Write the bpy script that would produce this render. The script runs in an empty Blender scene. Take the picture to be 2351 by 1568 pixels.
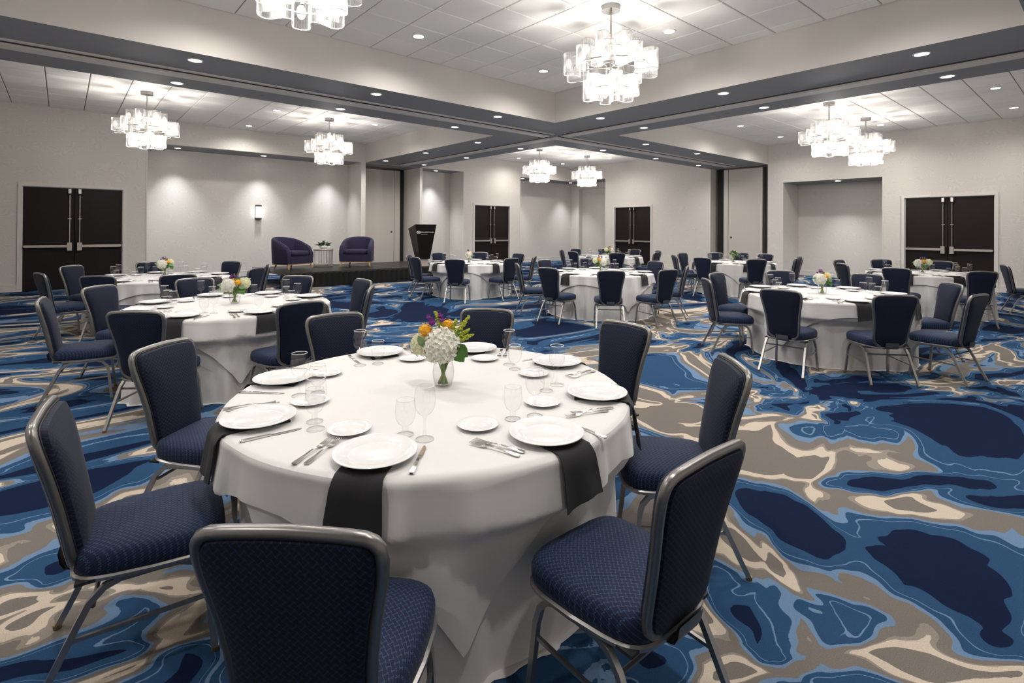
import bpy, math, random
from mathutils import Vector, Matrix
PI = math.pi
random.seed(7)
scene = bpy.context.scene
COL = scene.collection

# ------------------------------------------------------------------ camera
F, CX, CY = 1198.57, 1175.5, 520.95          # focal length and principal point in pixels of the 2351x1568 frame
YAW, PITCH, ROLL, EYE = 0.860128, 0.0033136, 0.0061311, 1.55
fw = Vector((math.cos(YAW)*math.cos(PITCH), math.sin(YAW)*math.cos(PITCH), math.sin(PITCH)))
rt0 = Vector((math.sin(YAW), -math.cos(YAW), 0)); up0 = rt0.cross(fw)
rt = rt0*math.cos(ROLL) + up0*math.sin(ROLL); up = -rt0*math.sin(ROLL) + up0*math.cos(ROLL)
cam_d = bpy.data.cameras.new('camera'); cam = bpy.data.objects.new('camera', cam_d); COL.objects.link(cam)
cam.matrix_world = Matrix(((rt.x, up.x, -fw.x, 0), (rt.y, up.y, -fw.y, 0), (rt.z, up.z, -fw.z, EYE), (0, 0, 0, 1)))
cam_d.sensor_width = 36; cam_d.sensor_fit = 'HORIZONTAL'
cam_d.lens = F*36/2351
cam_d.shift_x = (1175.5-CX)/2351; cam_d.shift_y = (CY-784)/2351
cam_d.clip_start = .05; cam_d.clip_end = 200
scene.camera = cam
# ------------------------------------------------------------------ world, exposure
w = bpy.data.worlds.new('world'); scene.world = w; w.use_nodes = True
w.node_tree.nodes['Background'].inputs[0].default_value = (.9, .93, 1, 1)
w.node_tree.nodes['Background'].inputs[1].default_value = .15
vs = scene.view_settings
vs.view_transform = 'Standard'; vs.look = 'None'; vs.exposure = -0.08; vs.gamma = 1.0; vs.use_curve_mapping = False
scene.cycles.transparent_max_bounces = 32
scene.cycles.max_bounces = 10
scene.cycles.diffuse_bounces = 5
scene.cycles.sample_clamp_indirect = 4
SPOT_W, SOFFIT_W, ALCOVE_W, CHAND_W = 178, 165, 320, 72
SPOT_COL = (1, .955, .90)
CHAND_COL = (1, .95, .885)
# ------------------------------------------------------------------ room measures
ZC, ZS = 4.409, 3.782           # ceiling tiles, soffit of the beams
YL, XR = 16.81, 18.10           # left wall plane, right wall plane
XN, YN = -2.6, -1.6             # walls behind the camera
YA1, YA2, XB1, XB2 = 7.75, 9.82, 7.84, 9.98
YC0, XC0 = .63, -1.35           # near edges of the coffers
ZT, TR = .75, .945              # table top and radius

# ================================================================== materials
def new_mat(name):
    m = bpy.data.materials.new(name); m.use_nodes = True
    nt = m.node_tree; b = nt.nodes['Principled BSDF']
    return m, nt, b
def N(nt, t, **kw):
    n = nt.nodes.new(t)
    for k, v in kw.items():
        if isinstance(v, (int, float, str, bool, tuple)) and hasattr(n, k): setattr(n, k, v)
    return n
def L(nt, a, b): nt.links.new(a, b)
def math_(nt, op, a, b=None, c=None):
    n = nt.nodes.new('ShaderNodeMath'); n.operation = op
    for i, v in enumerate((a, b, c)):
        if v is None: continue
        if isinstance(v, (int, float)): n.inputs[i].default_value = v
        else: nt.links.new(v, n.inputs[i])
    return n.outputs[0]
def vmath(nt, op, a, b=None, scale=None):
    n = nt.nodes.new('ShaderNodeVectorMath'); n.operation = op
    for i, v in enumerate((a, b)):
        if v is None: continue
        if isinstance(v, tuple): n.inputs[i].default_value = v
        else: nt.links.new(v, n.inputs[i])
    if scale is not None: n.inputs['Scale'].default_value = scale
    return n.outputs[0]
def mixc(nt, fac, a, b):
    n = nt.nodes.new('ShaderNodeMix'); n.data_type = 'RGBA'
    if isinstance(fac, (int, float)): n.inputs[0].default_value = fac
    else: nt.links.new(fac, n.inputs[0])
    for i, v in ((6, a), (7, b)):
        if isinstance(v, tuple): n.inputs[i].default_value = v if len(v) == 4 else v+(1,)
        else: nt.links.new(v, n.inputs[i])
    return n.outputs[2]
def simple(name, col, rough=.5, metal=0., noise=0., nscale=40, spec=.5, bump=0., sheen=0.):
    m, nt, b = new_mat(name)
    b.inputs['Roughness'].default_value = rough; b.inputs['Metallic'].default_value = metal
    b.inputs['Specular IOR Level'].default_value = spec
    if sheen: b.inputs['Sheen Weight'].default_value = sheen
    tc = N(nt, 'ShaderNodeTexCoord'); nz = N(nt, 'ShaderNodeTexNoise'); nz.inputs['Scale'].default_value = nscale
    nz.inputs['Detail'].default_value = 3
    L(nt, tc.outputs['Object'], nz.inputs['Vector'])
    d = 1-noise
    L(nt, mixc(nt, nz.outputs['Fac'], tuple(c*d for c in col), tuple(min(1, c*(1+noise)) for c in col)), b.inputs['Base Color'])
    if bump:
        bp = N(nt, 'ShaderNodeBump'); bp.inputs['Strength'].default_value = bump; bp.inputs['Distance'].default_value = .01
        L(nt, nz.outputs['Fac'], bp.inputs['Height']); L(nt, bp.outputs[0], b.inputs['Normal'])
    return m
def emis(name, col, s, sampled=False):
    m = bpy.data.materials.new(name); m.use_nodes = True; nt = m.node_tree
    nt.nodes.clear(); e = N(nt, 'ShaderNodeEmission'); e.inputs[0].default_value = col+(1,); e.inputs[1].default_value = s
    o = N(nt, 'ShaderNodeOutputMaterial'); L(nt, e.outputs[0], o.inputs[0])
    m.cycles.emission_sampling = 'AUTO' if sampled else 'NONE'
    return m
def glassy(name, tint=.99, dark=.68, edge=.70, base=.05, gloss=.015):
    m = bpy.data.materials.new(name); m.use_nodes = True; nt = m.node_tree; nt.nodes.clear()
    lw = N(nt, 'ShaderNodeLayerWeight'); lw.inputs[0].default_value = .35
    f = math_(nt, 'POWER', lw.outputs['Facing'], 4.2)
    t = N(nt, 'ShaderNodeBsdfTransparent'); L(nt, mixc(nt, f, (tint, tint, tint), (dark, dark, dark*1.01)), t.inputs[0])
    g = N(nt, 'ShaderNodeBsdfGlossy'); g.inputs['Roughness'].default_value = gloss
    f2 = math_(nt, 'MULTIPLY_ADD', math_(nt, 'POWER', lw.outputs['Facing'], 5.0), edge, base)
    mx = N(nt, 'ShaderNodeMixShader'); L(nt, f2, mx.inputs[0]); L(nt, t.outputs[0], mx.inputs[1]); L(nt, g.outputs[0], mx.inputs[2])
    o = N(nt, 'ShaderNodeOutputMaterial'); L(nt, mx.outputs[0], o.inputs[0])
    return m
def half_clear(name, col, a):
    m = bpy.data.materials.new(name); m.use_nodes = True; nt = m.node_tree; b = nt.nodes['Principled BSDF']
    b.inputs['Base Color'].default_value = col+(1,); b.inputs['Roughness'].default_value = .1
    t = N(nt, 'ShaderNodeBsdfTransparent'); mx = N(nt, 'ShaderNodeMixShader'); mx.inputs[0].default_value = a
    L(nt, t.outputs[0], mx.inputs[1]); L(nt, b.outputs[0], mx.inputs[2]); L(nt, mx.outputs[0], nt.nodes['Material Output'].inputs[0])
    return m

def wallpaper():
    m, nt, b = new_mat('wallpaper')
    tc = N(nt, 'ShaderNodeTexCoord')
    sx = N(nt, 'ShaderNodeSeparateXYZ'); L(nt, tc.outputs['Object'], sx.inputs[0])
    cb = N(nt, 'ShaderNodeCombineXYZ'); L(nt, math_(nt, 'ADD', sx.outputs[0], sx.outputs[1]), cb.inputs[0]); L(nt, sx.outputs[2], cb.inputs[1])
    nz = N(nt, 'ShaderNodeTexNoise'); nz.inputs['Scale'].default_value = 2.6; nz.inputs['Detail'].default_value = 1
    L(nt, cb.outputs[0], nz.inputs['Vector'])
    off = vmath(nt, 'SCALE', vmath(nt, 'SUBTRACT', nz.outputs['Color'], (.5, .5, .5)), scale=.8)
    v = vmath(nt, 'ADD', cb.outputs[0], off)
    wv = N(nt, 'ShaderNodeTexWave'); wv.wave_type = 'BANDS'; wv.bands_direction = 'Y'; wv.inputs['Scale'].default_value = 6.5
    wv.inputs['Distortion'].default_value = 2.5; wv.inputs['Detail'].default_value = 1; wv.inputs['Detail Scale'].default_value = 1.2
    L(nt, v, wv.inputs['Vector'])
    c = mixc(nt, wv.outputs['Fac'], (.618, .582, .540), (.662, .626, .583))
    L(nt, c, b.inputs['Base Color']); b.inputs['Roughness'].default_value = .7
    bp = N(nt, 'ShaderNodeBump'); bp.inputs['Strength'].default_value = .05; bp.inputs['Distance'].default_value = .01
    L(nt, wv.outputs['Fac'], bp.inputs['Height']); L(nt, bp.outputs[0], b.inputs['Normal'])
    return m

BLOBS = [(1.37, 2.83, 0.18, 0.34, 0.34), (1.55, 2.72, 0.11, 0.33, 0.32), (2.04, 2.49, 0.36, 0.31, 0.36), (0.95, 2.2, 0.11, 0.28, 0.3), (1.22, 2.11, 0.14, 0.3, 0.16), (1.85, 1.97, 0.13, 0.12, 0.25), (2.45, 3.24, 0.52, 0.1, 0.34), (2.83, 3.01, 0.3, 0.11, 0.3), (-2.69, 3.11, 0.33, 0.46, 0.34), (-2.25, 2.43, 0.12, 0.19, 0.12), (-1.99, 2.42, 0.18, 0.16, 0.3), (-1.95, 2.12, 0.14, 0.1, -0.25), (-1.61, 2.3, 0.23, 0.11, -0.28), (3.56, 5.2, 0.61, 0.43, 0.15), (3.7, 4.59, 0.65, 0.45, 0.12), (3.0, 3.89, 0.49, 0.2, -0.2), (1.77, 3.52, 0.26, 0.26, -0.3), (1.26, 4.94, 0.49, 0.33, -0.25), (1.59, 2.38, 0.09, 0.36, -0.34), (1.28, 3.18, 0.08, 0.32, -0.25), (1.24, 2.5, 0.04, 0.45, -0.3), (-4.9, 5.3, 0.35, 0.3, -0.25), (-5.37, 6.67, 0.65, 0.59, 0.25), (-1.69, 9.52, 0.63, 0.73, 0.25), (0.54, 1.96, 0.2, 0.12, 0.2), (2.22, 3.01, 0.3, 0.15, -0.22), (1.39, 4.32, 0.32, 0.3, -0.15), (2.5, 4.14, 0.35, 0.18, 0.1), (1.97, 2.2, 0.11, 0.1, 0.2), (1.41, 1.93, 0.18, 0.12, -0.28)]
def carpet():
    m, nt, b = new_mat('carpet')
    tc = N(nt, 'ShaderNodeTexCoord'); P = tc.outputs['Object']
    mp = N(nt, 'ShaderNodeMapping'); mp.inputs['Rotation'].default_value = (0, 0, math.radians(28)); mp.inputs['Scale'].default_value = (.75, 1.15, 1)
    L(nt, P, mp.inputs['Vector']); P0 = mp.outputs[0]
    def noise(vec, s, d=2, r=.5):
        n = N(nt, 'ShaderNodeTexNoise'); n.noise_dimensions = '2D'; n.inputs['Scale'].default_value = s; n.inputs['Detail'].default_value = d
        n.inputs['Roughness'].default_value = r; L(nt, vec, n.inputs['Vector']); return n
    w1 = vmath(nt, 'SCALE', vmath(nt, 'SUBTRACT', noise(P0, .42, 1).outputs['Color'], (.5, .5, .5)), scale=3.0)
    P1 = vmath(nt, 'ADD', P0, w1)
    w2 = vmath(nt, 'SCALE', vmath(nt, 'SUBTRACT', noise(P1, 1.1, 2).outputs['Color'], (.5, .5, .5)), scale=1.1)
    P2 = vmath(nt, 'ADD', P1, w2)
    vo = N(nt, 'ShaderNodeTexVoronoi'); vo.voronoi_dimensions = '2D'; vo.feature = 'DISTANCE_TO_EDGE'; vo.inputs['Scale'].default_value = 1.1
    L(nt, P2, vo.inputs['Vector'])
    edge = vo.outputs['Distance']
    n1 = noise(P2, .8, 2).outputs['Fac']
    n2 = noise(P2, 2.6, 1).outputs['Fac']
    big = noise(P0, .28, 1).outputs['Fac']
    v = math_(nt, 'ADD', math_(nt, 'MULTIPLY', edge, 1.05), math_(nt, 'MULTIPLY', math_(nt, 'SUBTRACT', n1, .5), 1.15))
    v = math_(nt, 'ADD', v, math_(nt, 'MULTIPLY', math_(nt, 'SUBTRACT', n2, .5), .52))
    v = math_(nt, 'ADD', v, math_(nt, 'MULTIPLY', math_(nt, 'SUBTRACT', big, .5), .58))
    fz = N(nt, 'ShaderNodeTexNoise'); fz.inputs['Scale'].default_value = 55; fz.inputs['Detail'].default_value = 2; L(nt, P, fz.inputs['Vector'])
    v = math_(nt, 'ADD', v, math_(nt, 'MULTIPLY', math_(nt, 'SUBTRACT', fz.outputs['Fac'], .5), .018))
    v = math_(nt, 'ADD', v, .30)
    # individual motifs of the woven pattern (place, size, strength), in a frame turned with the weave
    tn = N(nt, 'ShaderNodeMapping'); tn.inputs['Rotation'].default_value = (0, 0, PI/2-YAW); L(nt, P, tn.inputs['Vector'])
    tq = vmath(nt, 'ADD', tn.outputs[0], vmath(nt, 'SCALE', vmath(nt, 'SUBTRACT', noise(P, 2.2, 2).outputs['Color'], (.5, .5, .5)), scale=.28))
    def bump_at(bu, bd, su, sd, pw):
        q = vmath(nt, 'MULTIPLY', vmath(nt, 'SUBTRACT', tq, (bu, bd, 0)), (1/su, 1/sd, 0))
        dn = nt.nodes.new('ShaderNodeVectorMath'); dn.operation = 'DOT_PRODUCT'; L(nt, q, dn.inputs[0]); L(nt, q, dn.inputs[1])
        return math_(nt, 'EXPONENT', math_(nt, 'MULTIPLY', math_(nt, 'POWER', dn.outputs['Value'], pw), -.8))
    msk = math_(nt, 'MAXIMUM', bump_at(1.9, 2.9, 1.5, 1.4, 2), math_(nt, 'MULTIPLY', bump_at(-2.2, 2.5, .8, .8, 2), .8))
    calm = math_(nt, 'MULTIPLY_ADD', math_(nt, 'SUBTRACT', v, .50), .30, .262)
    v = math_(nt, 'ADD', v, math_(nt, 'MULTIPLY', math_(nt, 'SUBTRACT', calm, v), msk))
    for bu, bd, su, sd, am in BLOBS:
        v = math_(nt, 'MULTIPLY_ADD', bump_at(bu, bd, su*1.05, sd*1.05, 1.6), am*1.3 if am > 0 else am*.5, v)
    cr = N(nt, 'ShaderNodeValToRGB'); cr.color_ramp.interpolation = 'CONSTANT'
    cream, taupe, taupe2 = (.46, .395, .325, 1), (.145, .130, .117, 1), (.22, .195, .17, 1)
    light, mid, navy, sky = (.115, .185, .295, 1), (.020, .056, .122, 1), (.0055, .0110, .034, 1), (.15, .27, .46, 1)
    stops = [(0, taupe), (.18, cream), (.262, taupe2), (.285, taupe), (.355, light), (.40, mid), (.470, light), (.484, mid), (.63, navy)]
    el = cr.color_ramp.elements
    el[0].position, el[0].color = stops[0]; el[1].position, el[1].color = stops[1]
    for p_, c_ in stops[2:]:
        e = el.new(p_); e.color = c_
    L(nt, v, cr.inputs[0])
    pile = N(nt, 'ShaderNodeTexNoise'); pile.inputs['Scale'].default_value = 260; pile.inputs['Detail'].default_value = 2; L(nt, P, pile.inputs['Vector'])
    sh = math_(nt, 'MULTIPLY_ADD', pile.outputs['Fac'], .7, .62)
    ml = N(nt, 'ShaderNodeMix'); ml.data_type = 'RGBA'; ml.blend_type = 'MULTIPLY'; ml.inputs[0].default_value = 1
    L(nt, cr.outputs[0], ml.inputs[6]); L(nt, sh, ml.inputs[7]); L(nt, ml.outputs[2], b.inputs['Base Color'])
    b.inputs['Roughness'].default_value = .95; b.inputs['Specular IOR Level'].default_value = .04
    bp = N(nt, 'ShaderNodeBump'); bp.inputs['Strength'].default_value = .5; bp.inputs['Distance'].default_value = .006
    L(nt, pile.outputs['Fac'], bp.inputs['Height']); L(nt, bp.outputs[0], b.inputs['Normal'])
    return m

def fabric(name, mode, base, line, period=.019, width=.09, rough=.75):
    m, nt, b = new_mat(name)
    tc = N(nt, 'ShaderNodeTexCoord'); sp = N(nt, 'ShaderNodeSeparateXYZ'); L(nt, tc.outputs['Object'], sp.inputs[0])
    x, y, z = sp.outputs
    if mode == 'back': u, v = x, z
    elif mode == 'seat': u, v = math_(nt, 'SUBTRACT', x, math_(nt, 'MULTIPLY', math_(nt, 'SIGN', x), z)), math_(nt, 'SUBTRACT', y, z)
    else: u, v = math_(nt, 'ADD', x, math_(nt, 'MULTIPLY', y, .9)), z
    u = math_(nt, 'DIVIDE', u, period); v = math_(nt, 'DIVIDE', v, period)
    def fam(a, c):
        s = math_(nt, 'MULTIPLY', math_(nt, 'SINE', math_(nt, 'MULTIPLY', c, 2*PI)), .33)
        t = math_(nt, 'FRACT', math_(nt, 'ADD', a, s))
        return math_(nt, 'LESS_THAN', math_(nt, 'ABSOLUTE', math_(nt, 'SUBTRACT', t, .5)), width)
    lm = math_(nt, 'MAXIMUM', fam(u, v), fam(v, u))
    nz = N(nt, 'ShaderNodeTexNoise'); nz.inputs['Scale'].default_value = 900; L(nt, tc.outputs['Object'], nz.inputs['Vector'])
    bc = mixc(nt, nz.outputs['Fac'], tuple(c*.6 for c in base), tuple(c*1.4 for c in base))
    L(nt, mixc(nt, lm, bc, line), b.inputs['Base Color'])
    b.inputs['Roughness'].default_value = rough; b.inputs['Specular IOR Level'].default_value = .25
    b.inputs['Sheen Weight'].default_value = .06; b.inputs['Sheen Roughness'].default_value = .4
    bp = N(nt, 'ShaderNodeBump'); bp.inputs['Strength'].default_value = .25; bp.inputs['Distance'].default_value = .002
    L(nt, lm, bp.inputs['Height']); L(nt, bp.outputs[0], b.inputs['Normal'])
    return m

def chand_glass(name, op, gl):
    m = bpy.data.materials.new(name); m.use_nodes = True; nt = m.node_tree; nt.nodes.clear()
    t = N(nt, 'ShaderNodeBsdfTransparent'); t.inputs[0].default_value = (.98, .98, .98, 1)
    tl = N(nt, 'ShaderNodeBsdfTranslucent'); tl.inputs[0].default_value = (.95, .94, .92, 1)
    g = N(nt, 'ShaderNodeBsdfGlossy'); g.inputs['Roughness'].default_value = .25
    m1 = N(nt, 'ShaderNodeMixShader'); m1.inputs[0].default_value = op; L(nt, t.outputs[0], m1.inputs[1]); L(nt, tl.outputs[0], m1.inputs[2])
    lw = N(nt, 'ShaderNodeLayerWeight'); lw.inputs[0].default_value = .4
    m2 = N(nt, 'ShaderNodeMixShader'); L(nt, math_(nt, 'MULTIPLY_ADD', lw.outputs['Facing'], .22, gl), m2.inputs[0])
    L(nt, m1.outputs[0], m2.inputs[1]); L(nt, g.outputs[0], m2.inputs[2])
    o = N(nt, 'ShaderNodeOutputMaterial'); L(nt, m2.outputs[0], o.inputs[0])
    return m
def petal(name, col, trans=.35):
    m = bpy.data.materials.new(name); m.use_nodes = True; nt = m.node_tree; b = nt.nodes['Principled BSDF']
    tc = N(nt, 'ShaderNodeTexCoord'); nz = N(nt, 'ShaderNodeTexNoise'); nz.inputs['Scale'].default_value = 60; L(nt, tc.outputs['Object'], nz.inputs['Vector'])
    c = mixc(nt, nz.outputs['Fac'], tuple(k*.75 for k in col), tuple(min(1, k*1.15) for k in col))
    L(nt, c, b.inputs['Base Color']); b.inputs['Roughness'].default_value = .6
    tl = N(nt, 'ShaderNodeBsdfTranslucent'); L(nt, c, tl.inputs[0])
    mx = N(nt, 'ShaderNodeMixShader'); mx.inputs[0].default_value = trans
    L(nt, b.outputs[0], mx.inputs[1]); L(nt, tl.outputs[0], mx.inputs[2]); L(nt, mx.outputs[0], nt.nodes['Material Output'].inputs[0])
    return m
def wood(name, a, c, sc=6, rough=.35):
    m, nt, b = new_mat(name)
    tc = N(nt, 'ShaderNodeTexCoord'); mp = N(nt, 'ShaderNodeMapping'); mp.inputs['Scale'].default_value = (sc*4, sc*4, sc*.25)
    L(nt, tc.outputs['Object'], mp.inputs[0]); nz = N(nt, 'ShaderNodeTexNoise'); nz.inputs['Scale'].default_value = 4; nz.inputs['Detail'].default_value = 4
    L(nt, mp.outputs[0], nz.inputs['Vector']); L(nt, mixc(nt, nz.outputs['Fac'], a, c), b.inputs['Base Color']); b.inputs['Roughness'].default_value = rough; b.inputs['Specular IOR Level'].default_value = .22
    return m

M = dict(
    wall=wallpaper(), carpet=carpet(),
    fascia=simple('cream_paint', (.64, .608, .57), .6, noise=.02, nscale=6),
    soffit=simple('grey_paint', (.225, .227, .245), .6, noise=.03, nscale=4),
    tile=simple('ceiling_tile', (.85, .825, .795), .85, noise=.04, nscale=180, bump=.15),
    grid=simple('ceiling_grid', (.30, .285, .27), .8),
    trim=simple('trim_paint', (.66, .635, .60), .45, noise=.01),
    door=wood('dark_door_wood', (.007, .0045, .004), (.0135, .0088, .0076), 5, .5),
    black=simple('black_rubber', (.008, .008, .009), .7),
    steel=simple('brushed_steel', (.62, .58, .54), .32, 1., noise=.05, nscale=200),
    chrome=simple('polished_chrome', (.80, .79, .78), .06, 1.),
    legm=simple('chair_leg_metal', (.36, .352, .34), .32, .9, noise=.08, nscale=90),
    frame=simple('chair_frame_metal', (.215, .209, .203), .34, .85, noise=.10, nscale=90),
    bracket=simple('chair_bracket', (.10, .105, .115), .45, .4),
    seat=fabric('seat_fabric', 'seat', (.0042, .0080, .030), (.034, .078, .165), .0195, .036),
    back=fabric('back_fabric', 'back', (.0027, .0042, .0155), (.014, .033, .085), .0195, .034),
    piping=simple('dark_piping', (.004, .005, .010), .6),
    cloth=simple('white_tablecloth', (.575, .564, .556), .8, noise=.015, nscale=25, sheen=.2, bump=.02),
    napkin=simple('black_napkin', (.008, .008, .0105), .85, noise=.1, sheen=.05),
    china=simple('white_china', (.67, .67, .67), .10, noise=.005),
    cutlery=simple('cutlery_steel', (.72, .69, .66), .16, 1.),
    glass=glassy('clear_glass'), vase=glassy('vase_glass', .985, .45, .35, .04), edge_glint=half_clear('edge_glint', (.9, .9, .9), .75),
    water=glassy('vase_water', .97, .8, .15, .02),
    cglass=chand_glass('clear_flute_glass', .05, .03), crib=chand_glass('ribbed_glass', .34, .08), bulb=emis('lamp_bulb', (1, .97, .92), 1.15),
    rim=simple('glass_rim', (.85, .83, .80), .2),
    lens=emis('downlight_lens', (1, .98, .95), 14),
    sconce=emis('sconce_glow', (1, .97, .92), 6, True),
    bronze=simple('bronze_metal', (.09, .08, .072), .4, .8),
    stage=simple('stage_deck', (.010, .010, .0105), .4, noise=.2, nscale=30, spec=.3),
    skirt=simple('stage_skirt', (.004, .004, .0045), .9),
    arm=fabric('armchair_fabric', 'mix', (.0095, .0075, .030), (.07, .062, .13), .036, .045),
    oak=wood('oak_leg', (.36, .21, .095), (.50, .31, .15), 3, .4),
    lectern=wood('lectern_wood', (.0065, .0045, .0045), (.014, .009, .0085), 3, .3),
    lect_base=simple('lectern_base', (.52, .44, .395), .5),
    ink=simple('white_lettering', (.85, .85, .85), .5),
    panel=simple('partition_vinyl', (.52, .485, .44), .7, noise=.03, nscale=60),
    seam=simple('dark_seal', (.022, .019, .018), .7),
    hydr=petal('hydrangea_white', (.86, .85, .78)), hydr2=petal('hydrangea_cream', (.80, .80, .58)),
    yellow=petal('yellow_rose', (.92, .50, .03)), purple=petal('purple_aster', (.24, .03, .26)),
    gold=petal('goldenrod', (.58, .62, .06)), leaf=petal('green_leaf', (.055, .15, .022), .2), leaf2=petal('eucalyptus_leaf', (.17, .26, .13), .2),
    stem=simple('green_stem', (.17, .24, .055), .5, noise=.2), darkleaf=petal('succulent_leaf', (.06, .115, .06), .15),
    pot=simple('white_ceramic', (.72, .70, .66), .3), wire=simple('bronze_wire', (.40, .37, .33), .35, .8),
    brass=simple('brass_glide', (.22, .16, .08), .4, .8),
)

# ================================================================== mesh helpers
class MB:
    def __init__(s): s.v = []; s.f = []; s.mi = []; s.cur = 0
    def add(s, vs_, fs):
        o = len(s.v); s.v += [tuple(p) for p in vs_]
        for q in fs: s.f.append(tuple(i+o for i in q)); s.mi.append(s.cur)
        return s
    def box(s, x0, x1, y0, y1, z0, z1):
        s.add([(x0, y0, z0), (x1, y0, z0), (x1, y1, z0), (x0, y1, z0), (x0, y0, z1), (x1, y0, z1), (x1, y1, z1), (x0, y1, z1)],
              [(0, 3, 2, 1), (4, 5, 6, 7), (0, 1, 5, 4), (1, 2, 6, 5), (2, 3, 7, 6), (3, 0, 4, 7)]); return s
    def rings(s, rings, closed=True, cap0=False, cap1=False):
        n = len(rings[0]); vs_ = [p for r in rings for p in r]; fs = []
        for i in range(len(rings)-1):
            for j in range(n if closed else n-1):
                k = (j+1) % n
                fs.append((i*n+j, i*n+k, (i+1)*n+k, (i+1)*n+j))
        if cap0: fs.append(tuple(range(n-1, -1, -1)))
        if cap1: fs.append(tuple((len(rings)-1)*n+j for j in range(n)))
        return s.add(vs_, fs)
    def lathe(s, prof, n=24, c=(0, 0, 0)):
        rs = [[(c[0]+r*math.cos(2*PI*j/n), c[1]+r*math.sin(2*PI*j/n), c[2]+z) for j in range(n)] for r, z in prof]
        return s.rings(rs, True, prof[0][0] > 1e-6 and False, False)
    def cyl(s, c, r, z0, z1, n=16):
        return s.rings([[(c[0]+r*math.cos(2*PI*j/n), c[1]+r*math.sin(2*PI*j/n), z) for j in range(n)] for z in (z0, z1)], True, True, True)
    def tube(s, pts, r, n=8, closed=False, flat=1.0, ref=None, phase=0.):
        pts = [Vector(p) for p in pts]; m = len(pts); rr = r if isinstance(r, (list, tuple)) else [r]*m
        tans = []
        for i in range(m):
            a = pts[(i-1) % m] if (closed or i > 0) else pts[i]; b = pts[(i+1) % m] if (closed or i < m-1) else pts[i]
            tans.append((b-a).normalized())
        nrm = Vector(ref) if ref else (Vector((0, 0, 1)) if abs(tans[0].z) < .9 else Vector((1, 0, 0)))
        rs = []
        for i in range(m):
            t = tans[i]; nrm = (nrm-t*nrm.dot(t)).normalized() if not ref else (Vector(ref)-t*Vector(ref).dot(t)).normalized()
            bi = t.cross(nrm)
            rs.append([pts[i]+nrm*(rr[i]*flat*math.cos(2*PI*j/n+phase))+bi*(rr[i]*math.sin(2*PI*j/n+phase)) for j in range(n)])
        if closed: rs.append(rs[0])
        return s.rings(rs, True, not closed, not closed)
    def sphere(s, c, r, n=10, m=7, sc=(1, 1, 1)):
        rs = []
        for i in range(m+1):
            a = -PI/2+PI*i/m
            rs.append([(c[0]+sc[0]*r*math.cos(a)*math.cos(2*PI*j/n), c[1]+sc[1]*r*math.cos(a)*math.sin(2*PI*j/n), c[2]+sc[2]*r*math.sin(a)) for j in range(n)])
        return s.rings(rs)
    def mesh(s, name, mats, smooth=None):
        me = bpy.data.meshes.new(name); me.from_pydata(s.v, [], s.f)
        if not isinstance(mats, (list, tuple)): mats = [mats]
        for m in mats: me.materials.append(m)
        if len(mats) > 1: me.polygons.foreach_set('material_index', s.mi)
        if smooth is not None:
            me.polygons.foreach_set('use_smooth', [True]*len(s.f)); me.set_sharp_from_angle(angle=math.radians(smooth))
        me.update(); return me
    def build(s, name, mats, parent=None, smooth=None): return ob(name, s.mesh(name, mats, smooth), parent)
def ob(name, data, parent=None, loc=None, rz=None):
    o = bpy.data.objects.new(name, data); COL.objects.link(o)
    if parent: o.parent = parent
    if loc is not None: o.location = loc
    if rz is not None: o.rotation_euler = (0, 0, rz)
    return o
def tag(o, label=None, cat=None, group=None, kind=None):
    if label: o['label'] = label
    if cat: o['category'] = cat
    if group: o['group'] = group
    if kind: o['kind'] = kind
    return o
def thing(name, label, cat, loc=(0, 0, 0), rz=0, group=None):
    o = ob(name, None, None, loc, rz); o.empty_display_size = .1; return tag(o, label, cat, group)
CH = {}
def copy_tree(o, parent=None):
    c = o.copy(); COL.objects.link(c); c.parent = parent
    for ch in KIDS.get(o.name, []): copy_tree_sub(ch, c)
    return c
KIDS = {}
def register(o):
    KIDS[o.name] = [x for x in COL.objects if x.parent == o]
    for k in KIDS[o.name]: register(k)
def copy_tree_sub(o, parent):
    c = o.copy(); COL.objects.link(c); c.parent = parent
    for ch in KIDS.get(o.name, []): copy_tree_sub(ch, c)
ORD = ['first', 'second', 'third', 'fourth', 'fifth', 'sixth', 'seventh', 'eighth', 'ninth', 'tenth']

# ================================================================== the room
def struct(o, label, cat='wall'): return tag(o, label, None, None, 'structure')
fl = MB(); fl.add([(XN, YN, 0), (20.4, YN, 0), (20.4, 19, 0), (XN, 19, 0)], [(0, 1, 2, 3)])
struct(fl.build('floor', M['carpet']), 'blue and taupe marbled pattern carpet')
DB = 18.9   # back of the solid blocks behind the left wall
wl = MB()
for a, b in ((XN-.2, -.80), (1.25, 1.68), (7.70, 7.84), (9.98, 10.05), (11.95, 12.45), (14.42, 14.91)): wl.box(a, b, YL, DB, 0, ZS)
for a, b in ((-.80, 1.25), (12.45, 14.42)): wl.box(a, b, YL, DB, 2.55, ZS)
wl.box(XN-.2, XR, YL, YL+.12, ZS, ZC+.3)
wl.box(1.68, 7.70, 17.96, DB, 0, ZS); wl.box(7.84, 9.98, 18.45, DB, 0, ZS); wl.box(10.05, 11.95, 17.75, DB, 0, ZS); wl.box(14.91, 20.4, 17.95, DB, 0, ZS)
struct(wl.build('wall_left', M['wall']), 'warm grey wave-pattern papered wall behind the stage')
DR = 20.4
wr = MB()
for a, b in ((YN-.2, 2.0), (4.05, 4.48), (7.27, 7.75), (9.82, 12.36), (14.30, 14.73)): wr.box(XR, DR, a, b, 0, ZS)
for a, b in ((2.0, 4.05), (12.36, 14.30)): wr.box(XR, DR, a, b, 2.55, ZS)
wr.box(XR, DR, 4.48, 7.27, 3.13, ZS)
wr.box(XR, XR+.12, YN-.2, YL, ZS, ZC+.3)
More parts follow.
